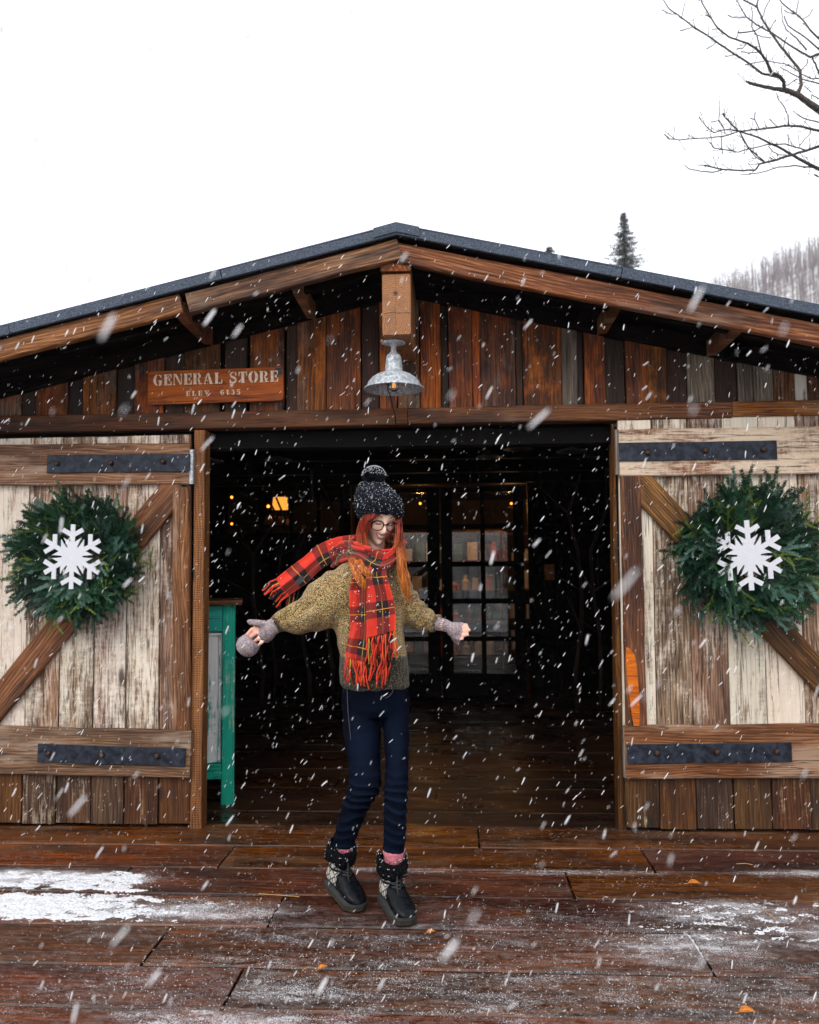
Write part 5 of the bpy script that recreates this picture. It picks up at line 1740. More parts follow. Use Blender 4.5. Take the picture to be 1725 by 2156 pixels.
def make_boot(h_, t_, flapside):
    d = (t_ - h_); Ln = d.length; d.normalize()
    k = Ln / .300
    bt = empty('boot', (0, 0, 0), person)
    sd_ = Vector((-d.y, d.x, 0)).normalized()
    Mx = Matrix((d, sd_, d.cross(sd_))).transposed().to_4x4()
    Mx.translation = h_ + Vector((0, 0, .003))
    bt.matrix_basis = POFF @ Mx @ Matrix.Diagonal((k * 1.06, k * 1.36, 1.02, 1.0))
    m = MB()
    rows = [(.004, .018, .02, .075), (.016, .030, .018, .10), (.05, .036, .018, .11), (.09, .037, .018, .115), (.13, .038, .018, .110), (.17, .043, .018, .094), (.205, .046, .018, .078), (.24, .045, .018, .066), (.268, .037, .018, .057), (.288, .024, .018, .045), (.297, .010, .02, .034)]
    R = []
    for (x, hw_, z0, z1) in rows:
        R.append([(x, hw_ * math.copysign(abs(math.cos(a)) ** .75, math.cos(a)), (z0 + z1) / 2 + (z1 - z0) / 2 * math.copysign(abs(math.sin(a)) ** .8, math.sin(a))) for a in [2 * math.pi * i / 20 for i in range(20)]])
    m.rings(R)
    sh = [(.05, .070, .058, .038), (.08, .071, .062, .040), (.11, .070, .059, .041), (.14, .068, .058, .043), (.168, .068, .057, .045)]
    m.rings([[(cx + rx * math.cos(a), ry * math.sin(a), z) for a in [2 * math.pi * i / 24 for i in range(24)]] for z, cx, rx, ry in sh])
    me = remeshed(m, .0048, 4, .5)
    P_, N_ = verts(me), norms(me)
    crease = np.sin(P_[:, 2] * 150 + P_[:, 0] * 60 + 3 * nz(P_, (18, 18, 18), 6)) * np.exp(-((P_[:, 0] - .12) / .035) ** 2) * smoothstep(.06, .08, P_[:, 2])
    P_ = P_ + N_ * (.0036 * crease + .0016 * nz(P_, (25, 25, 25), 3))[:, None]
    setverts(me, P_)
    kn_ = smoothstep(-.004, -.010, P_[:, 1]) * smoothstep(.008, .014, P_[:, 0]) * smoothstep(.122, .114, P_[:, 0]) * smoothstep(.040, .047, P_[:, 2])
    fattr(me, 'knit', kn_)
    link('upper', me, M_boot, bt, True)
    # sole
    out = []
    for (x, hw_, *_q) in rows: out.append((x, hw_ + .004))
    poly = [(-.004, 0)] + [(x, -w) for x, w in out] + [(.303, 0)] + [(x, w) for x, w in reversed(out)]
    v, f = extrude_poly(poly, .017)
    v = [(x, y_, z + (.010 * max(0, (x - .22) / .08) ** 2)) for x, y_, z in v]
    MB().add(v, f).build('sole', M_sole, bt)
    v, f = extrude_poly([(x * .996 + .0006, y_ * .965) for x, y_ in poly], .010)
    MB().add([(x, y_, z + .017 + (.010 * max(0, (x - .22) / .08) ** 2)) for x, y_, z in v], f).build('rand', M_lace, bt)
    # fur cuff turned down, with a flap at the front
    cm = MB()
    prof = [(.160, 1.00), (.186, 1.06), (.196, 1.16), (.191, 1.30), (.165, 1.38), (.138, 1.36), (.130, 1.26), (.138, 1.08)]
    NA_ = 40
    RR = []
    for i in range(NA_ + 1):
        a = 2 * math.pi * i / NA_
        fr2 = max(0, math.cos(a)) ** 2
        ring_ = []
        for (z, s) in prof:
            ww = 1 + .05 * math.sin(5 * a + 2 * flapside)
            zz = z + .006 * math.sin(3 * a + flapside) - (.012 * fr2 if z < .17 else .016 * fr2)
            ring_.append((.068 + .058 * s * ww * math.cos(a), .045 * s * ww * math.sin(a), zz))
        RR.append(ring_)
    cm.rings(RR, cap=False)
    cme = cm.mesh('fur_cuff')
    P_, N_ = verts(cme), norms(cme)
    setverts(cme, P_ + N_ * (.004 * nz(P_, (60, 60, 60), 2))[:, None])
    fc = link('fur_cuff', cme, M_fur, bt, True)
    fm = MB()
    rr = random.Random(3)
    for i in range(900):
        a = rr.uniform(0, 6.28); z, s = rr.choice(prof[1:7])
        p = Vector((.068 + .058 * s * math.cos(a), .045 * s * math.sin(a), z + rr.uniform(-.012, .008)))
        dd = Vector((math.cos(a), math.sin(a), rr.uniform(-.9, .6))).normalized() * rr.uniform(.006, .012)
        w = Vector((-math.sin(a), math.cos(a), 0)) * .0011
        fm.add([p - w, p + w, p + dd], [(0, 1, 2)])
    fm.build('fur', M_fur, fc)
    tg = extrude_poly([(-.020, .0), (.020, .0), (.026, -.016), (.026, -.034), (.018, -.046), (-.012, -.046), (-.022, -.032)], .004)
    fl2 = MB().add([(x, y_, z) for x, y_, z in tg[0]], tg[1]).build('cuff_flap', M_boot, bt)
    fl2.matrix_basis = Matrix.Translation((.134, .020 * flapside, .176)) @ Matrix.Rotation(R_(38), 4, 'Z') @ Matrix.Rotation(R_(76), 4, 'Y') @ Matrix.Rotation(R_(90), 4, 'Z')
    # laces and eyelets
    lm = MB()
    prev = None
    for q in range(6):
        z = .088 + .011 * q
        x = .160 - .006 * q if q < 2 else .150 - .004 * q
        lm.tube([(x - .016, -.022, z), (x + .004, -.006, z + .006), (x - .012, .024, z + .014)], .0022, 5)
        lm.tube([(x - .016, .022, z), (x + .005, .006, z + .007), (x - .012, -.024, z + .014)], .0022, 5)
    if flapside > 0:
        lm.tube([(.148, .012, .135), (.165, .03, .150), (.168, .055, .135), (.160, .064, .105), (.152, .050, .090), (.150, .03, .10)], .0024, 5)
    lm.tube([(.145, -.004, .145), (.168, -.012, .12), (.178, -.012, .095), (.19, -.010, .084)], .0024, 5)
    lm.build('laces', M_lace, bt, True)
    em = MB()
    for q in range(4):
        for s in (-1, 1): em.ball((.130 - .002 * q, s * .034, .088 + .015 * q), .003, 6, 4)
    em.build('eyelets', M_galv, bt, True)
    sp_ = MB()
    for i in range(60):
        a = rr.uniform(-2.6, 2.6); z, s = rr.choice(prof[1:6])
        sp_.ball((.068 + .060 * s * math.cos(a), .047 * s * math.sin(a), z + .004), rr.uniform(.0010, .0022), 5, 3)
    sp_.build('snow_flecks', M_snowm, fc)
    return bt


make_boot(at(693, 1860, -.995), atz(757, 1921), -1)
make_boot(at(808, 1891, -1.095), atz(860, 1951), 1)

# --- mittens (fold-back flaps)
mm = MB()
mm.tube([ppx(582, 1317, FDY), ppx(572, 1321, FDY), ppx(564, 1328, FDY), ppx(557, 1337, FDY + .004), ppx(551, 1345, FDY + .008)], [.034, .036, .040, .038, .030], 16)
mm.tube([ppx(566, 1318, FDY - .012), ppx(553, 1314, FDY - .024), ppx(540, 1311.5, FDY - .026), ppx(525, 1309.5, FDY - .024), ppx(521.5, 1310, FDY - .024)], [.020, .017, .0145, .013, .009], 12)
mm.tube([ppx(556, 1330, FDY), ppx(540, 1334, FDY + .012), ppx(528, 1344, FDY + .012), ppx(520, 1356, FDY + .008)], [.030, .024, .024, .028], 14)
me = remeshed(mm, .0045, 5, .5)
P, Nn = verts(me), norms(me)
setverts(me, P + Nn * (.0013 * np.sin(P[:, 0] * 620 + P[:, 2] * 380) + .0015 * nz(P, (40, 40, 40), 1))[:, None])
mo = part('mitten', me, M_mitt)
mf = MB()
mf.tube([ppx(533.5, 1347, FDY - .006), ppx(528, 1353, FDY - .008), ppx(520.5, 1361, FDY - .008), ppx(514, 1369, FDY - .006), ppx(509, 1375.5, FDY - .004)], [.040, .046, .050, .043, .022], 18)
me = remeshed(mf, .0045, 6, .5)
P, Nn = verts(me), norms(me)
setverts(me, P + Nn * (.0012 * np.sin(P[:, 0] * 500 + P[:, 2] * 500) + .0015 * nz(P, (40, 40, 40), 1))[:, None])
link('mitten_flap', me, M_mitt, mo, True)
mm = MB()
mm.tube([ppx(921, 1312.5, .016), ppx(926, 1314, .012), ppx(936, 1316, .004), ppx(946, 1319, .0)], [.030, .0285, .0255, .024], 18)
mm.tube([ppx(944, 1319, RFY), ppx(954, 1325, RFY - .004), ppx(962, 1330, RFY - .008), ppx(966, 1333, RFY - .008)], [.024, .032, .034, .026], 16)
for k, (a, b, c) in enumerate(fr_):
    r = .0108
    e = ppx(*b, RFY - .012 - .004 * k)
    if k == 0: e = ppx(983, 1314.5, RFY - .012)
    if k == 4: e = ppx(974, 1345, RFY - .028)
    mm.tube([ppx(950, 1322, RFY), ppx(*a, RFY - .004 - .004 * k), ppx(*a, RFY - .004 - .004 * k).lerp(e, .75)], [r * 1.3, r * 1.05, r], 10)
mm.tube([ppx(958, 1332, RFY + .01), ppx(961, 1345, RFY + .012), ppx(966, 1355, RFY + .010)], [.026, .020, .010], 12)
me = remeshed(mm, .0042, 4, .5)
P, Nn = verts(me), norms(me)
cw = smoothstep(at(950, 1320, PY).x, at(940, 1320, PY).x, P[:, 0])
setverts(me, P + Nn * (.0026 * cw * np.sin((P[:, 2] * 1.0 + P[:, 0] * .28) * 640) + .0012 * nz(P, (45, 45, 45), 1))[:, None])
part('mitten', me, M_mitt)

# --- scarf
def ribbon(path, folds=3, T=.008, amp=.008, nu=18, seed=0, v0=0.0, u0=0.0, normal_hint=(0, -1, 0)):
    """path: list of (point, width vector); smooth catmull-rom through it; returns mesh with uv in metres"""
    pts = [Vector(p) for p, w in path]
    wid = [Vector(w) for p, w in path]
    sp, sw_ = [], []
    n = len(pts)
    for i in range(n - 1):
        a, b, c, d = max(i - 1, 0), i, i + 1, min(i + 2, n - 1)
        for q in range(8):
            t = q / 8
            f_ = lambda A: .5 * ((2 * A[b]) + (A[c] - A[a]) * t + (2 * A[a] - 5 * A[b] + 4 * A[c] - A[d]) * t * t + (3 * A[b] - A[a] - 3 * A[c] + A[d]) * t ** 3)
            sp.append(f_(pts)); sw_.append(f_(wid))
    sp.append(pts[-1]); sw_.append(wid[-1])
    V_, F_, UV = [], [], []
    dist = v0
    r = random.Random(seed)
    ph = [r.uniform(0, 6) for _ in range(4)]
    rows = len(sp)
    top, bot = [], []
    for i in range(rows):
        if i: dist += (sp[i] - sp[i - 1]).length
        tg = (sp[min(i + 1, rows - 1)] - sp[max(i - 1, 0)]).normalized()
        w = sw_[i]
        nn = tg.cross(w)
        nn = nn.normalized() if nn.length > 1e-6 else Vector(normal_hint)
        if nn.dot(Vector(normal_hint)) < 0 and i == 0: pass
        W_ = w.length
        lt, lb_ = [], []
        for k in range(nu + 1):
            u = k / nu - .5
            off = amp * (math.sin(u * folds * 6.28 + ph[0] + dist * 5) + .5 * math.sin(u * folds * 11 + ph[1] - dist * 9)) * (1 - .5 * abs(u))
            off += .004 * mnoise.noise(Vector((u * 4 + seed, dist * 14, seed)))
            edge = math.sqrt(max(0.0, 1 - (2 * u) ** 8))
            p = sp[i] + w * u + nn * off
            lt.append(p + nn * T * .5 * edge)
            lb_.append(p - nn * T * .5 * edge)
        top.append(lt); bot.append(lb_)
        UV.append((dist, W_))
    m = MB()
    uvl = []
    ring = nu * 2 + 2
    for i in range(rows):
        for p in top[i]: V_.append(p)
        for p in reversed(bot[i]): V_.append(p)
    uvv = []
    real_w = max(x[1] for x in UV) * 1.25
    for i in range(rows):
        for k in range(nu + 1): uvv.append((u0 + k / nu * real_w, UV[i][0]))
        for k in range(nu, -1, -1): uvv.append((u0 + k / nu * real_w, UV[i][0]))
    for i in range(rows - 1):
        for k in range(ring):
            a, b = i * ring + k, i * ring + (k + 1) % ring
            F_.append((a, b, b + ring, a + ring))
    F_.append(tuple(range(ring - 1, -1, -1))); F_.append(tuple(range((rows - 1) * ring, rows * ring)))
    me = pyd('scarf', V_, F_)
    lay = me.uv_layers.new(name='uv')
    for lp_ in me.loops:
        lay.data[lp_.index].uv = uvv[lp_.vertex_index]
    bmx = bmesh.new(); bmx.from_mesh(me); bmesh.ops.recalc_face_normals(bmx, faces=bmx.faces); bmx.to_mesh(me); bmx.free()
    return me, top[-1], top[0]


def W(x0, y0, x1, y1, dy=0.0, dz=(0, 0, 0)):
    """width vector from picture offsets"""
    return (ppx(x1, y1, dy) - ppx(x0, y0, dy)) + Vector(dz)


Zv = lambda h, y=0.0, x=0.0: (x, y, h)
scarf = empty('scarf', (0, 0, 0), person)
scarf.matrix_basis = POFF.copy()


def scarf_part(name, path, **k):
    me, endrow, _s = ribbon(path, **k)
    link(name, me, M_plaid, scarf, True)
    return endrow


# loop around the neck (two turns)
nc = Vector(ppx(793, 1157, .0))
loop = []
for k in range(13):
    a = R_(-200 + 360 * k / 12)
    rx, ry = .112 + .006 * math.sin(2 * a), .098
    p = nc + Vector((rx * math.cos(a), ry * math.sin(a) - .005, -.004 + .041 * math.sin(a) - .008 * math.cos(a)))
    loop.append((p, Vector((.014 * math.cos(a), .026 * math.sin(a), .088))))
scarf_part('neck_wrap', loop, folds=1.5, T=.014, amp=.008, seed=3, v0=.02, u0=.03)
# outer turn: from behind the left shoulder, across the chest to the knot
turn = [(ppx(700, 1178, .07), W(696, 1160, 704, 1196)), (ppx(728, 1160, .0), W(722, 1140, 733, 1182, 0, (0, -.01, 0))), (ppx(756, 1163, -.085), W(754, 1142, 757, 1186, 0, (0, -.02, 0))),
        (ppx(786, 1182, -.125), W(796, 1160, 776, 1204, 0, (0, -.015, 0))), (ppx(808, 1186, -.130), W(815, 1162, 800, 1208, 0, (0, -.01, 0))), (ppx(834, 1166, -.095), W(834, 1144, 830, 1188, 0)), (ppx(848, 1146, -.01), W(848, 1126, 846, 1166))]
scarf_part('shoulder_wrap', turn, folds=1.3, T=.016, amp=.010, seed=8, v0=.06, u0=.02)
e1_ = scarf_part('hanging_end', [(ppx(790, 1190, -.130), W(812, 1186, 772, 1192)), (ppx(790, 1215, -.150), W(814, 1212, 766, 1216)), (ppx(798, 1250, -.150), W(822, 1247, 771, 1253)), (ppx(801, 1285, -.148), W(829, 1280, 770, 1290)), (ppx(802, 1315, -.146), W(832, 1308, 772, 1322)), (ppx(802, 1336, -.146), W(832, 1328, 773, 1344))],
                 folds=1.2, T=.007, amp=.007, seed=11, v0=.04, u0=.028)
e2_ = scarf_part('hanging_end', [(ppx(770, 1188, -.128), W(788, 1186, 755, 1190)), (ppx(760, 1215, -.140), W(778, 1214, 741, 1216)), (ppx(756, 1250, -.140), W(775, 1249, 736, 1251)), (ppx(756, 1290, -.135), W(775, 1289, 737, 1290)), (ppx(757, 1325, -.132), W(775, 1326, 738, 1323)), (ppx(752, 1355, -.132), W(772, 1358, 731, 1351)), (ppx(748, 1388, -.132), W(768, 1394, 727, 1380))],
                 folds=1.6, T=.007, amp=.009, seed=14, v0=.015, u0=.075)
e3_ = scarf_part('hanging_end', [(ppx(800, 1300, -.136), W(824, 1298, 776, 1302)), (ppx(806, 1335, -.136), W(829, 1333, 782, 1337)), (ppx(808, 1372, -.136), W(830, 1371, 786, 1374))], folds=1.3, T=.006, amp=.005, seed=19, v0=.02, u0=.05)
e4_ = scarf_part('flying_end', [(ppx(752, 1146, .02), W(756, 1126, 748, 1168)), (ppx(715, 1153, .05), W(712, 1130, 718, 1176)), (ppx(680, 1168, .06), W(670, 1147, 690, 1190)), (ppx(655, 1188, .05), W(642, 1170, 668, 1206)), (ppx(632, 1208, .03), W(617, 1189, 648, 1227)), (ppx(610, 1224, .015), W(595, 1207, 626, 1242)), (ppx(592, 1238, .01), W(577, 1222, 606, 1256))],
                 folds=1.0, T=.007, amp=.008, seed=23, v0=.055, u0=.0)


def fringe(row, direction, n, length, seed, sag=.02, mats=(M_fr_r, M_fr_k, M_fr_y), pick=(.72, .20, .08)):
    r = random.Random(seed)
    ms = {i: MB() for i in range(3)}
    for k in range(n):
        t = (k + r.uniform(.2, .8)) / n * (len(row) - 1)
        i = min(int(t), len(row) - 2)
        p = Vector(row[i]).lerp(Vector(row[i + 1]), t - i)
        d = (Vector(direction) + Vector((r.uniform(-.22, .22), r.uniform(-.2, .1), r.uniform(-.15, .15)))).normalized()
        l = length * r.uniform(.75, 1.15)
        sd = Vector((r.uniform(-1, 1), r.uniform(-.6, .2), 0)) * .012
        rad = r.uniform(.0024, .0036)
        pts = [p - d * .006, p + d * l * .3 + sd * .6, p + d * l * .62 - sd * .5 + Vector((0, 0, -sag * .4)), p + d * l + sd * .3 + Vector((0, 0, -sag))]
        ms[r.choices([0, 1, 2], pick)[0]].tube(pts, [rad, rad, rad * .9, rad * 1.3], 6)
    for i in range(3):
        if ms[i].v: ms[i].build('fringe', mats[i], scarf, True)


fringe(e1_, (-.06, -.02, -1), 20, .10, 1)
fringe(e2_, (.05, -.02, -1), 17, .085, 2, pick=(.85, .10, .05))
fringe(e3_, (-.18, -.02, -1), 15, .115, 4, pick=(.8, .14, .06))
fringe(e4_, (-.83, -.1, -.45), 22, .055, 3, pick=(.72, .25, .03))
fringe([ppx(590, 1243, .02), ppx(630, 1240, .03)], (-.2, 0, -1), 12, .09, 6, pick=(.15, .75, .10))
sp_ = MB()
rr = random.Random(9)
for i in range(70):
    y = rr.uniform(1190, 1330); x = rr.uniform(742, 770) if rr.random() < .35 else rr.uniform(776, 826)
    sp_.ball(ppx(x, y, -.158), rr.uniform(.0012, .0028), 5, 3)
for i in range(50):
    t = rr.random()
    sp_.ball(ppx(690 + 130 * t, 1140 + 35 * t + rr.uniform(0, 25), -.02 - .13 * t), rr.uniform(.0010, .0022), 5, 3)
sp_.build('snow_flecks', M_snowm, scarf)
lbm = extrude_poly([(-.020, -.011), (.020, -.011), (.020, .011), (-.020, .011)], .001)
lb_o = MB().add(lbm[0], lbm[1]).build('care_label', M_metalplate, scarf)
lb_o.matrix_basis = Matrix.Translation(ppx(632, 1222, -.012)) @ Matrix.Rotation(R_(90), 4, 'X') @ Matrix.Rotation(R_(48), 4, 'Z')

# --- hat
hm_ = MB()
NH = 72
prof = [(0.0, 1.00), (.06, 1.05), (.14, 1.08), (.24, 1.11), (.36, 1.12), (.48, 1.10), (.60, 1.04), (.72, .92), (.82, .76), (.90, .56), (.96, .36), (1.0, .12)]
RR = []
fine = []
for i in range(34):
    t = i / 33
    for k in range(len(prof) - 1):
        if prof[k][0] <= t <= prof[k + 1][0]:
            q = (t - prof[k][0]) / (prof[k + 1][0] - prof[k][0])
            fine.append((t, prof[k][1] + (prof[k + 1][1] - prof[k][1]) * q))
            break
for (t, s) in fine:
    ring_ = []
    for k in range(NH):
        a = 2 * math.pi * k / NH
        x, y_ = .090 * math.cos(a), .106 * math.sin(a)
        zr = -.018 - (.72 * y_ if y_ < 0 else .25 * y_)
        knit = .0045 * (math.sin(a * 18 + t * 26) + .7 * math.sin(t * 58 + a * 6)) * min(1, (1 - t) * 4)
        cxy = (-.036 * t ** 1.4, .052 * t ** 1.3)
        k2 = s + knit / .09
        ring_.append(hw((x * k2 + cxy[0], y_ * k2 + cxy[1], zr * (1 - t) ** 1.0 + .150 * t ** .92)))
    RR.append(ring_)
hm_.rings(RR, cap=False)
hat = part('beanie', hm_.mesh('beanie'), M_hat)
md = hat.modifiers.new('solid', 'SOLIDIFY'); md.thickness = .008; md.offset = -1
pc = hw((-.046, .062, .164))
pm_ = MB().ball(pc, (.040, .040, .034), 16, 10)
rr = random.Random(12)
for i in range(2600):
    d = Vector((rr.gauss(0, 1), rr.gauss(0, 1), rr.gauss(0, 1))).normalized()
    l = rr.uniform(.038, .056)
    p0, p1 = pc + Vector((d.x * .03, d.y * .03, d.z * .025)), pc + Vector((d.x * l, d.y * l, d.z * l * .82))
    s = d.orthogonal().normalized() * .0013
    pm_.add([p0 - s, p0 + s, p1 + s, p1 - s], [(0, 1, 2, 3)])
link('pompom', pm_.mesh('pompom'), M_hat, hat)
fk = MB()
for i in range(1150):
    if rr.random() < .36:
        d = Vector((rr.gauss(0, 1), rr.gauss(0, 1), abs(rr.gauss(.3, 1)))).normalized()
        p = pc + Vector((d.x * .053, d.y * .053, d.z * .044))
    else:
        t = rr.random() ** .75
        i_ = min(int(t * 33), 33); k = rr.randrange(NH)
        if t < .2 and rr.random() < .7: continue
        p = Vector(RR[i_][k])
        ctr = hw((0, 0, .04))
        p = p + (p - ctr).normalized() * .002
    fk.ball(p, rr.uniform(.0007, .0019), 5, 3)
fk.build('snow_flecks', M_snowm, hat)
kf = MB()           # wool fuzz on the knit
for i in range(1500):
    i_ = rr.randrange(34); k = rr.randrange(NH)
    p = Vector(RR[i_][k]); ctr = hw((0, 0, .04))
    d = ((p - ctr).normalized() + Vector((rr.uniform(-.8, .8), rr.uniform(-.8, .8), rr.uniform(-.8, .8)))).normalized()
    s = d.orthogonal().normalized() * .0007
    kf.add([p - s, p + s, p + d * rr.uniform(.004, .009)], [(0, 1, 2)])
kf.build('wool_fuzz', M_hat, hat)

# --- hair
hm2 = MB()
rr = random.Random(31)


def lock(guide, n, spread, r0, yv=.012):
    for _ in range(int(n * 2.2)):
        ox, oy, od = max(-1.7, min(1.7, rr.gauss(0, 1))), rr.gauss(0, .4), max(-1.7, min(1.7, rr.gauss(0, 1)))
        wv_, wp_ = rr.uniform(.2, .9), rr.uniform(0, 6)
        pts = []
        for k, g in enumerate(guide):
            x, y, d = g[:3]
            s = spread * (g[3] if len(g) > 3 else 1)
            pts.append(ppx(x + ox * s + wv_ * math.sin(k * 1.7 + wp_) + rr.uniform(-.8, .8), y + oy * 4 * (1 + k * .5), d + od * yv))
        # smooth
        fine_ = []
        for i in range(len(pts) - 1):
            a, b, c, d_ = pts[max(i - 1, 0)], pts[i], pts[i + 1], pts[min(i + 2, len(pts) - 1)]
            for q in range(5):
                t = q / 5
                fine_.append(.5 * ((2 * b) + (c - a) * t + (2 * a - 5 * b + 4 * c - d_) * t * t + (3 * b - a - 3 * c + d_) * t ** 3))
        fine_.append(pts[-1])
        nf = len(fine_)
        hm2.tube(fine_, [r0 * .62 * rr.uniform(.6, 1.2) * (1 - .75 * (i / (nf - 1)) ** 3) for i in range(nf)], 5)


lock([(806, 1074, -.115), (790, 1084, -.125), (776, 1098, -.115), (768, 1118, -.100), (768, 1140, -.095), (776, 1158, -.10)], 60, 4.0, .0022, .006)
lock([(786, 1080, -.11), (771, 1094, -.10), (762, 1112, -.085), (760, 1134, -.08), (768, 1154, -.085)], 80, 4.5, .0024, .012)
lock([(768, 1092, -.07), (760, 1108, -.06), (757, 1128, -.05), (760, 1150, -.04)], 60, 3.0, .0024, .02)
lock([(764, 1099, .0), (758, 1120, .02), (756, 1145, .03), (758, 1165, .02)], 50, 3.5, .0026, .03)
lock([(838, 1092, -.05), (841, 1116, -.055), (838, 1142, -.07), (842, 1168, -.10), (843, 1192, -.115), (850, 1216, -.115), (852, 1232, -.113), (860, 1250, -.11, .4)], 70, 3.6, .0020, .014)
lock([(841, 1098, -.02), (844, 1135, -.03), (850, 1168, -.06), (851, 1196, -.085), (858, 1222, -.09), (856, 1240, -.09), (864, 1260, -.085, .4)], 40, 3.0, .0019, .014)
lock([(836, 1096, -.085), (838, 1118, -.095), (836, 1138, -.10), (832, 1156, -.105)], 34, 2.6, .0020, .006)
lock([(742, 1176, -.118), (744, 1190, -.135), (750, 1206, -.148), (760, 1222, -.155), (768, 1234, -.155, .6)], 46, 4.6, .0021, .005)
lock([(756, 1180, -.125), (762, 1194, -.148), (772, 1204, -.158), (784, 1212, -.160, .6)], 26, 3.6, .0020, .004)
lock([(800, 1090, .07), (800, 1130, .085), (800, 1160, .08)], 60, 20, .003, .012)
hme = hm2.mesh('hair')
part('hair', hme, M_hair)

# --- spectacles
gl_ = MB()
lens_c = []
for s in (-1, 1):
    ctr = Vector((s * .0335, -.112 + .004 * 1, .004))
    pts = []
    for k in range(25):
        a = 2 * math.pi * k / 24
        r1, r2 = .0270, .0225
        pts.append(hw(ctr + Vector((r1 * math.copysign(abs(math.cos(a)) ** .9, math.cos(a)), .004 * abs(math.cos(a)), r2 * math.copysign(abs(math.sin(a)) ** .9, math.sin(a)) - .002 * (math.sin(a) > 0)))))
    gl_.tube(pts, [.0028 if math.sin(2 * math.pi * k / 24) > -.3 else .0018 for k in range(25)], 6, cap=False)
    lens_c.append(pts[:-1])
    gl_.tube([hw(ctr + Vector((s * .027, .004, .009))), hw(ctr + Vector((s * .040, .012, .010))), hw((s * .077, -.02, .012)), hw((s * .078, .03, .008))], .0021, 6)
gl_.tube([hw((-.0075, -.110, .011)), hw((0, -.114, .0135)), hw((.0075, -.110, .011))], .0024, 6)
so = part('spectacles', gl_.mesh('spectacles'), M_specs)
for pts in lens_c:
    c = sum((Vector(p) for p in pts), Vector()) / len(pts)
    m = MB().add([c] + pts, [(0, i + 1, (i + 1) % len(pts) + 1) for i in range(len(pts))])
    m.build('lens', M_lens, so)

# ------------------------------------------------------------------ small things on the deck
M_leaf = plain('autumn_leaf', (.55, .16, .02), .55, 0, .3, 60, .2, c2=(.75, .28, .04))
M_straw = plain('pine_straw', (.48, .25, .07), .7)


def leaf(px, py, L_, ang, label, lift=.0):
    p = atz(px, py)
    m = MB()
    n = 8
    top, botm = [], []
    V_ = []
    for i in range(n + 1):
        t = i / n
        w = .36 * L_ * math.sin(math.pi * t ** .8) ** .9 if 0 < t < 1 else .001
        z = .012 + lift * math.sin(math.pi * t) + .10 * L_ * math.sin(math.pi * t)
        V_ += [(L_ * (t - .5), -w, z + .25 * w), (L_ * (t - .5), 0, z), (L_ * (t - .5), w, z + .30 * w)]
    F_ = []
    for i in range(n):
        for k in (0, 1):
            a = i * 3 + k
            F_.append((a, a + 1, a + 4, a + 3))
    m.add(V_, F_)
    m.tube([(-L_ * .5, 0, .011), (-L_ * .75, L_ * .05, .009)], .0012, 5)
    o_ = m.build('fallen_leaf', M_leaf)
    md_ = o_.modifiers.new('t', 'SOLIDIFY'); md_.thickness = .0008
    o_.location = (p.x, p.y, .0)
    o_.rotation_euler = (0, 0, ang)
    tag(o_, label, 'leaf', 'autumn leaves on the deck')


leaf(275, 1734, .090, .15, 'orange leaf at the foot of the left barn door', .015)
leaf(1463, 1867, .055, -.1, 'small orange leaf on dark deck plank below the right barn door')
leaf(1575, 2140, .050, .0, 'pale orange leaf at the very front edge of the deck')
leaf(908, 1970, .035, .4, 'tiny orange leaf just beside the front boot')
leaf(680, 2046, .036, .6, 'tiny curled orange leaf on the deck in front of the boots')
for (a, b, c_, lab) in (((1550, 1819), (1585, 1821), (1570, 1818), 'short pine straw lying near the right barn door'), ((1604, 1911), (1634, 1935), (1618, 1924), 'curved pine straw on the snowy right end of the deck'), ((545, 1882), (630, 1888), (590, 1885), 'long pine straw lying left of the boots'), ((636, 2044), (655, 2036), (645, 2038), 'bent pine straw in front of the boots')):
    m = MB()
    q = [atz(*a, .012), atz(*c_, .016), atz(*b, .012)]
    m.tube(q, .0016, 5)
    o_ = m.build('pine_straw', M_straw)
    tag(o_, lab, 'straw', 'pine straws on the deck')

# snow grains lying on the deck
def drift_level(x, y):
    l = np.zeros_like(x)
    for (cx, cy, sx, sy, a) in SNOW_SPOTS:
        d = np.sqrt(((x - cx) / sx) ** 2 + ((y - cy) / sy) ** 2)
        l = np.maximum(l, a * smoothstep(1.2, .2, d))
    return l



def fbm(x, y, s, o=4):
    return np.array([sum(mnoise.noise(Vector((a * s * 2 ** k, b * s * 1.8 * 2 ** k, 3.7 * k))) * .62 ** k for k in range(o)) for a, b in zip(x.ravel(), y.ravel())]).reshape(x.shape)


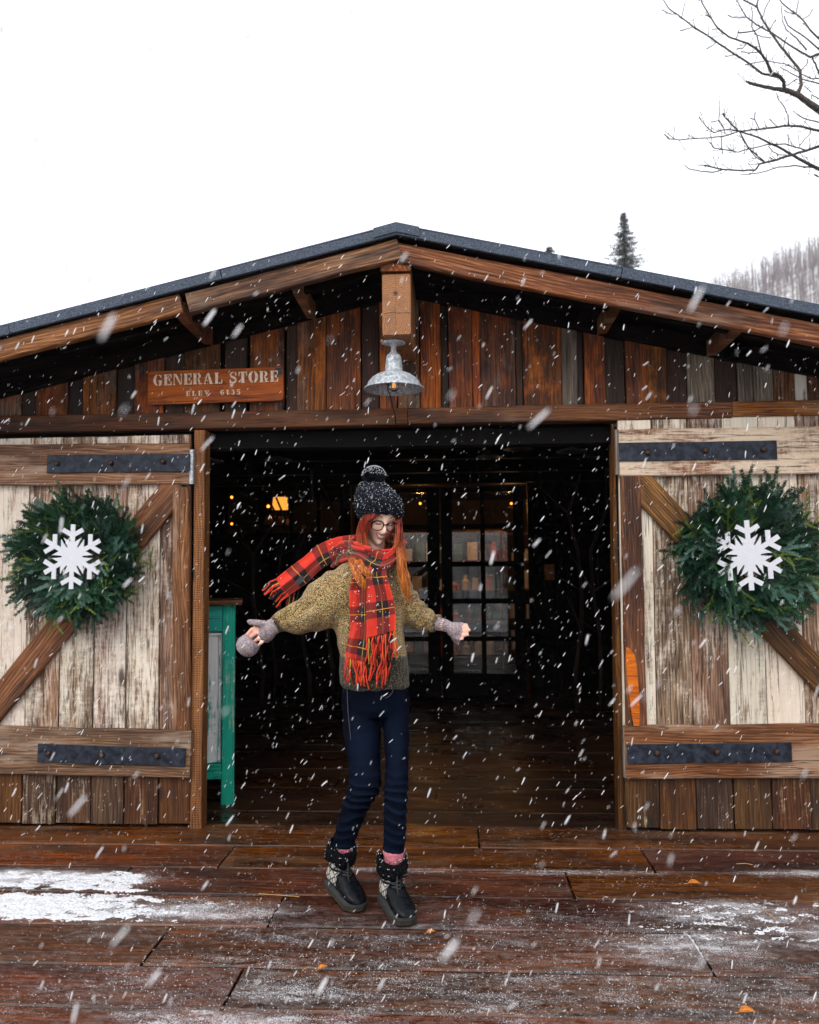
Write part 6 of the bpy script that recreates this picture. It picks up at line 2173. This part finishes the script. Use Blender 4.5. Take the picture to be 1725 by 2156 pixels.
def snow_sheet(x0, x1, y0, y1, step, level, label, thick):
    xs_, ys_ = np.arange(x0, x1, step), np.arange(y0, y1, step)
    Xg, Yg = np.meshgrid(xs_, ys_)
    wx = Xg + .05 * fbm(Xg, Yg, 6.0, 2); wy = Yg + .025 * fbm(Xg + 9, Yg, 8.0, 2)
    lv_ = level(wx, wy) + .55 * fbm(Xg, Yg, 13.0, 5) + rng.normal(0, .10, Xg.shape)
    lv_ = np.where(lv_ < 0, lv_ * 4, lv_)
    h = np.clip(lv_, -2.5, 1.0) * thick - .001
    for yj in ROWS[1:6]: h -= .020 * np.exp(-((Yg - yj) / .007) ** 2)
    h = h + rng.normal(0, .0009, Xg.shape)
    ny, nx = Xg.shape
    V_ = np.stack([Xg + rng.uniform(-.3, .3, Xg.shape) * step, Yg + rng.uniform(-.3, .3, Xg.shape) * step, h], -1).reshape(-1, 3)
    up_ = (h > -.006)
    idx = np.arange(nx * ny).reshape(ny, nx)
    k_ = up_[:-1, :-1] | up_[1:, :-1] | up_[:-1, 1:] | up_[1:, 1:]
    F_ = np.stack([idx[:-1, :-1][k_], idx[:-1, 1:][k_], idx[1:, 1:][k_], idx[1:, :-1][k_]], -1)
    me_ = bpy.data.meshes.new('snow_patch')
    me_.from_pydata(V_.tolist(), [], F_.tolist())
    o2 = link('snow_patch', me_, M_snowm)
    tag(o2, label, 'snow', kind='stuff')


def lev_left(x, y):
    a = smoothstep(-1.30, -1.52, x) * smoothstep(-1.0, -.96, y) * smoothstep(-.70, -.80, y) * 1.15
    b = smoothstep(-.75, -1.75, x) * smoothstep(-1.31, -1.24, y) * smoothstep(-.97, -1.05, y) * .95
    return np.maximum(a, b) - .57


def lev_right(x, y):
    a = smoothstep(.45, .95, x) * smoothstep(1.75, 1.15, x) * smoothstep(-1.55, -1.35, y) * smoothstep(-.96, -1.03, y) * .62
    return a - .58


snow_sheet(-2.6, -.55, -1.34, -.66, .0055, lev_left, 'white drift of snow on the left end of the deck', .009)
snow_sheet(.3, 1.8, -1.66, -.96, .0055, lev_right, 'thin broken drift of snow on the right end of the deck', .006)
N = 110000
gx, gy = rng.uniform(-2.6, 2.2, N), rng.uniform(-2.3, -.02, N)
lv = drift_level(gx, gy)
keep = rng.random(N) < np.clip(.045 + .75 * lv ** 1.5, 0, 1)
keep &= ~((np.abs(gx + .33) < .24) & (np.abs(gy + 1.12) < .26) & (rng.random(N) < .8))
gx, gy, lv = gx[keep], gy[keep], lv[keep]
oc = np.array([(1, 0, 0), (-1, 0, 0), (0, 1, 0), (0, -1, 0), (0, 0, 1)], float)
of = np.array([(0, 2, 4), (2, 1, 4), (1, 3, 4), (3, 0, 4)])
n = len(gx)
s = rng.uniform(.0007, .0022, n) * (1 + .4 * np.clip(lv, 0, 1))
ang_ = rng.uniform(0, 6.28, n)
ca, sa = np.cos(ang_), np.sin(ang_)
V_ = np.zeros((n, 5, 3))
for k in range(5):
    V_[:, k, 0] = gx + s * (oc[k, 0] * ca - oc[k, 1] * sa) * rng.uniform(.7, 1.3, n)
    V_[:, k, 1] = gy + s * (oc[k, 0] * sa + oc[k, 1] * ca) * rng.uniform(.7, 1.3, n)
    V_[:, k, 2] = oc[k, 2] * s * .8 + .000
F_ = (np.arange(n)[:, None, None] * 5 + of[None]).reshape(-1, 3)
me = bpy.data.meshes.new('snow_grains')
me.from_pydata(V_.reshape(-1, 3).tolist(), [], F_.tolist())
o_ = link('snow_grains', me, M_snowm)
tag(o_, 'loose snow grains scattered over the deck planks', 'snow', kind='stuff')

# ------------------------------------------------------------------ falling snow
def flake_mat():
    m = NT('falling_flake')
    d = m.n('BsdfDiffuse', i={'Color': (.97, .98, 1.0)})
    t = m.n('BsdfTranslucent', i={'Color': (.97, .98, 1.0)})
    mx = m.n('MixShader', i={0: .5, 1: d.outputs[0], 2: t.outputs[0]})
    m.t.links.new(mx.outputs[0], m.out.inputs[0])
    return m.m


N = 12500
X = rng.uniform(-2.9, 2.5, N); Y = rng.uniform(-4.05, .25, N); Z = rng.uniform(.0, 3.4, N)
L_ = np.where(rng.random(N) < .62, rng.uniform(.0022, .0060, N), .0050 + .0090 * rng.random(N) ** 1.4)
T_ = L_ * rng.uniform(.085, .155, N)
inside = (Y > -.05) & ((X < OL + .05) | (X > OR - .05) | (Z > 2.1))
_dv = (np.stack([X, Y, Z], 1) - CAM) @ ROT          # keep big near flakes off the lens and the face clear
_px, _py = 862.5 + FPX * _dv[:, 0] / _dv[:, 1], 1078 - FPX * _dv[:, 2] / _dv[:, 1]
inside |= (_px > 500) & (_px < 980) & (_py > 980) & (_py < 1960) & (Y < -2.6)
inside |= (_px > 765) & (_px < 850) & (_py > 1070) & (_py < 1160) & (Y < -1.0)
X, Y, Z, L_, T_ = [q[~inside] for q in (X, Y, Z, L_, T_)]
n = len(X)
tilt = rng.normal(R_(59), R_(11), n)
D_ = np.stack([np.cos(tilt), rng.normal(0, .25, n), np.sin(tilt)], 1); D_ /= np.linalg.norm(D_, axis=1)[:, None]
U_ = np.cross(D_, np.array([0, 1.0, .0])); U_ /= np.linalg.norm(U_, axis=1)[:, None]
W_ = np.cross(D_, U_)
C_ = np.stack([X, Y, Z], 1)
ringk = 6
prof_ = [(-1, .0), (-.8, .75), (-.1, 1.0), (.6, .85), (1, .0)]
V_ = []
for (t, r) in prof_:
    if r == 0:
        V_.append((C_ + D_ * (t * L_)[:, None])[:, None, :])
    else:
        ring_ = []
        for k in range(ringk):
            a = 2 * math.pi * k / ringk
            j = rng.uniform(.75, 1.25, n)
            ring_.append(C_ + D_ * (t * L_)[:, None] + (U_ * math.cos(a) + W_ * math.sin(a)) * (T_ * r * j)[:, None])
        V_.append(np.stack(ring_, 1))
V_ = np.concatenate(V_, 1)
nv = V_.shape[1]
f0 = []
for k in range(6):
    k2 = (k + 1) % 6
    f0.append((0, 1 + k2, 1 + k, -1))
    f0.append((1 + k, 1 + k2, 7 + k2, 7 + k)); f0.append((7 + k, 7 + k2, 13 + k2, 13 + k))
    f0.append((13 + k, 13 + k2, 19, -1))
faces = []
for i in range(n):
    o0 = i * nv
    for q in f0:
        faces.append(tuple(o0 + j for j in q if j >= 0))
me = bpy.data.meshes.new('falling_snow')
me.from_pydata(V_.reshape(-1, 3).tolist(), [], faces)
me.polygons.foreach_set('use_smooth', [True] * len(me.polygons))
o_ = link('falling_snow', me, flake_mat())
tag(o_, 'snowflakes drifting down on a slant in front of the store', 'snow', kind='stuff')

# ------------------------------------------------------------------ snow-laden air
hz_ = MB().box((-500, -500, -3.0), (500, 500, 190.0)).mesh('haze')
m = NT('haze_air')
pv = m.n('VolumePrincipled', i={'Color': (.96, .97, 1.0), 'Density': .0007, 'Anisotropy': .2})
m.t.links.new(pv.outputs[0], m.out.inputs['Volume'])
o_ = link('haze', hz_, m.m)
tag(o_, 'pale air thick with falling snow', 'haze', kind='stuff')
for o_ in bpy.data.objects:
    if o_.name.split('.')[0] in ('snow_flecks', 'wool_fuzz', 'fur', 'fringe', 'snow_on_branches'):
        o_['kind'] = 'stuff'
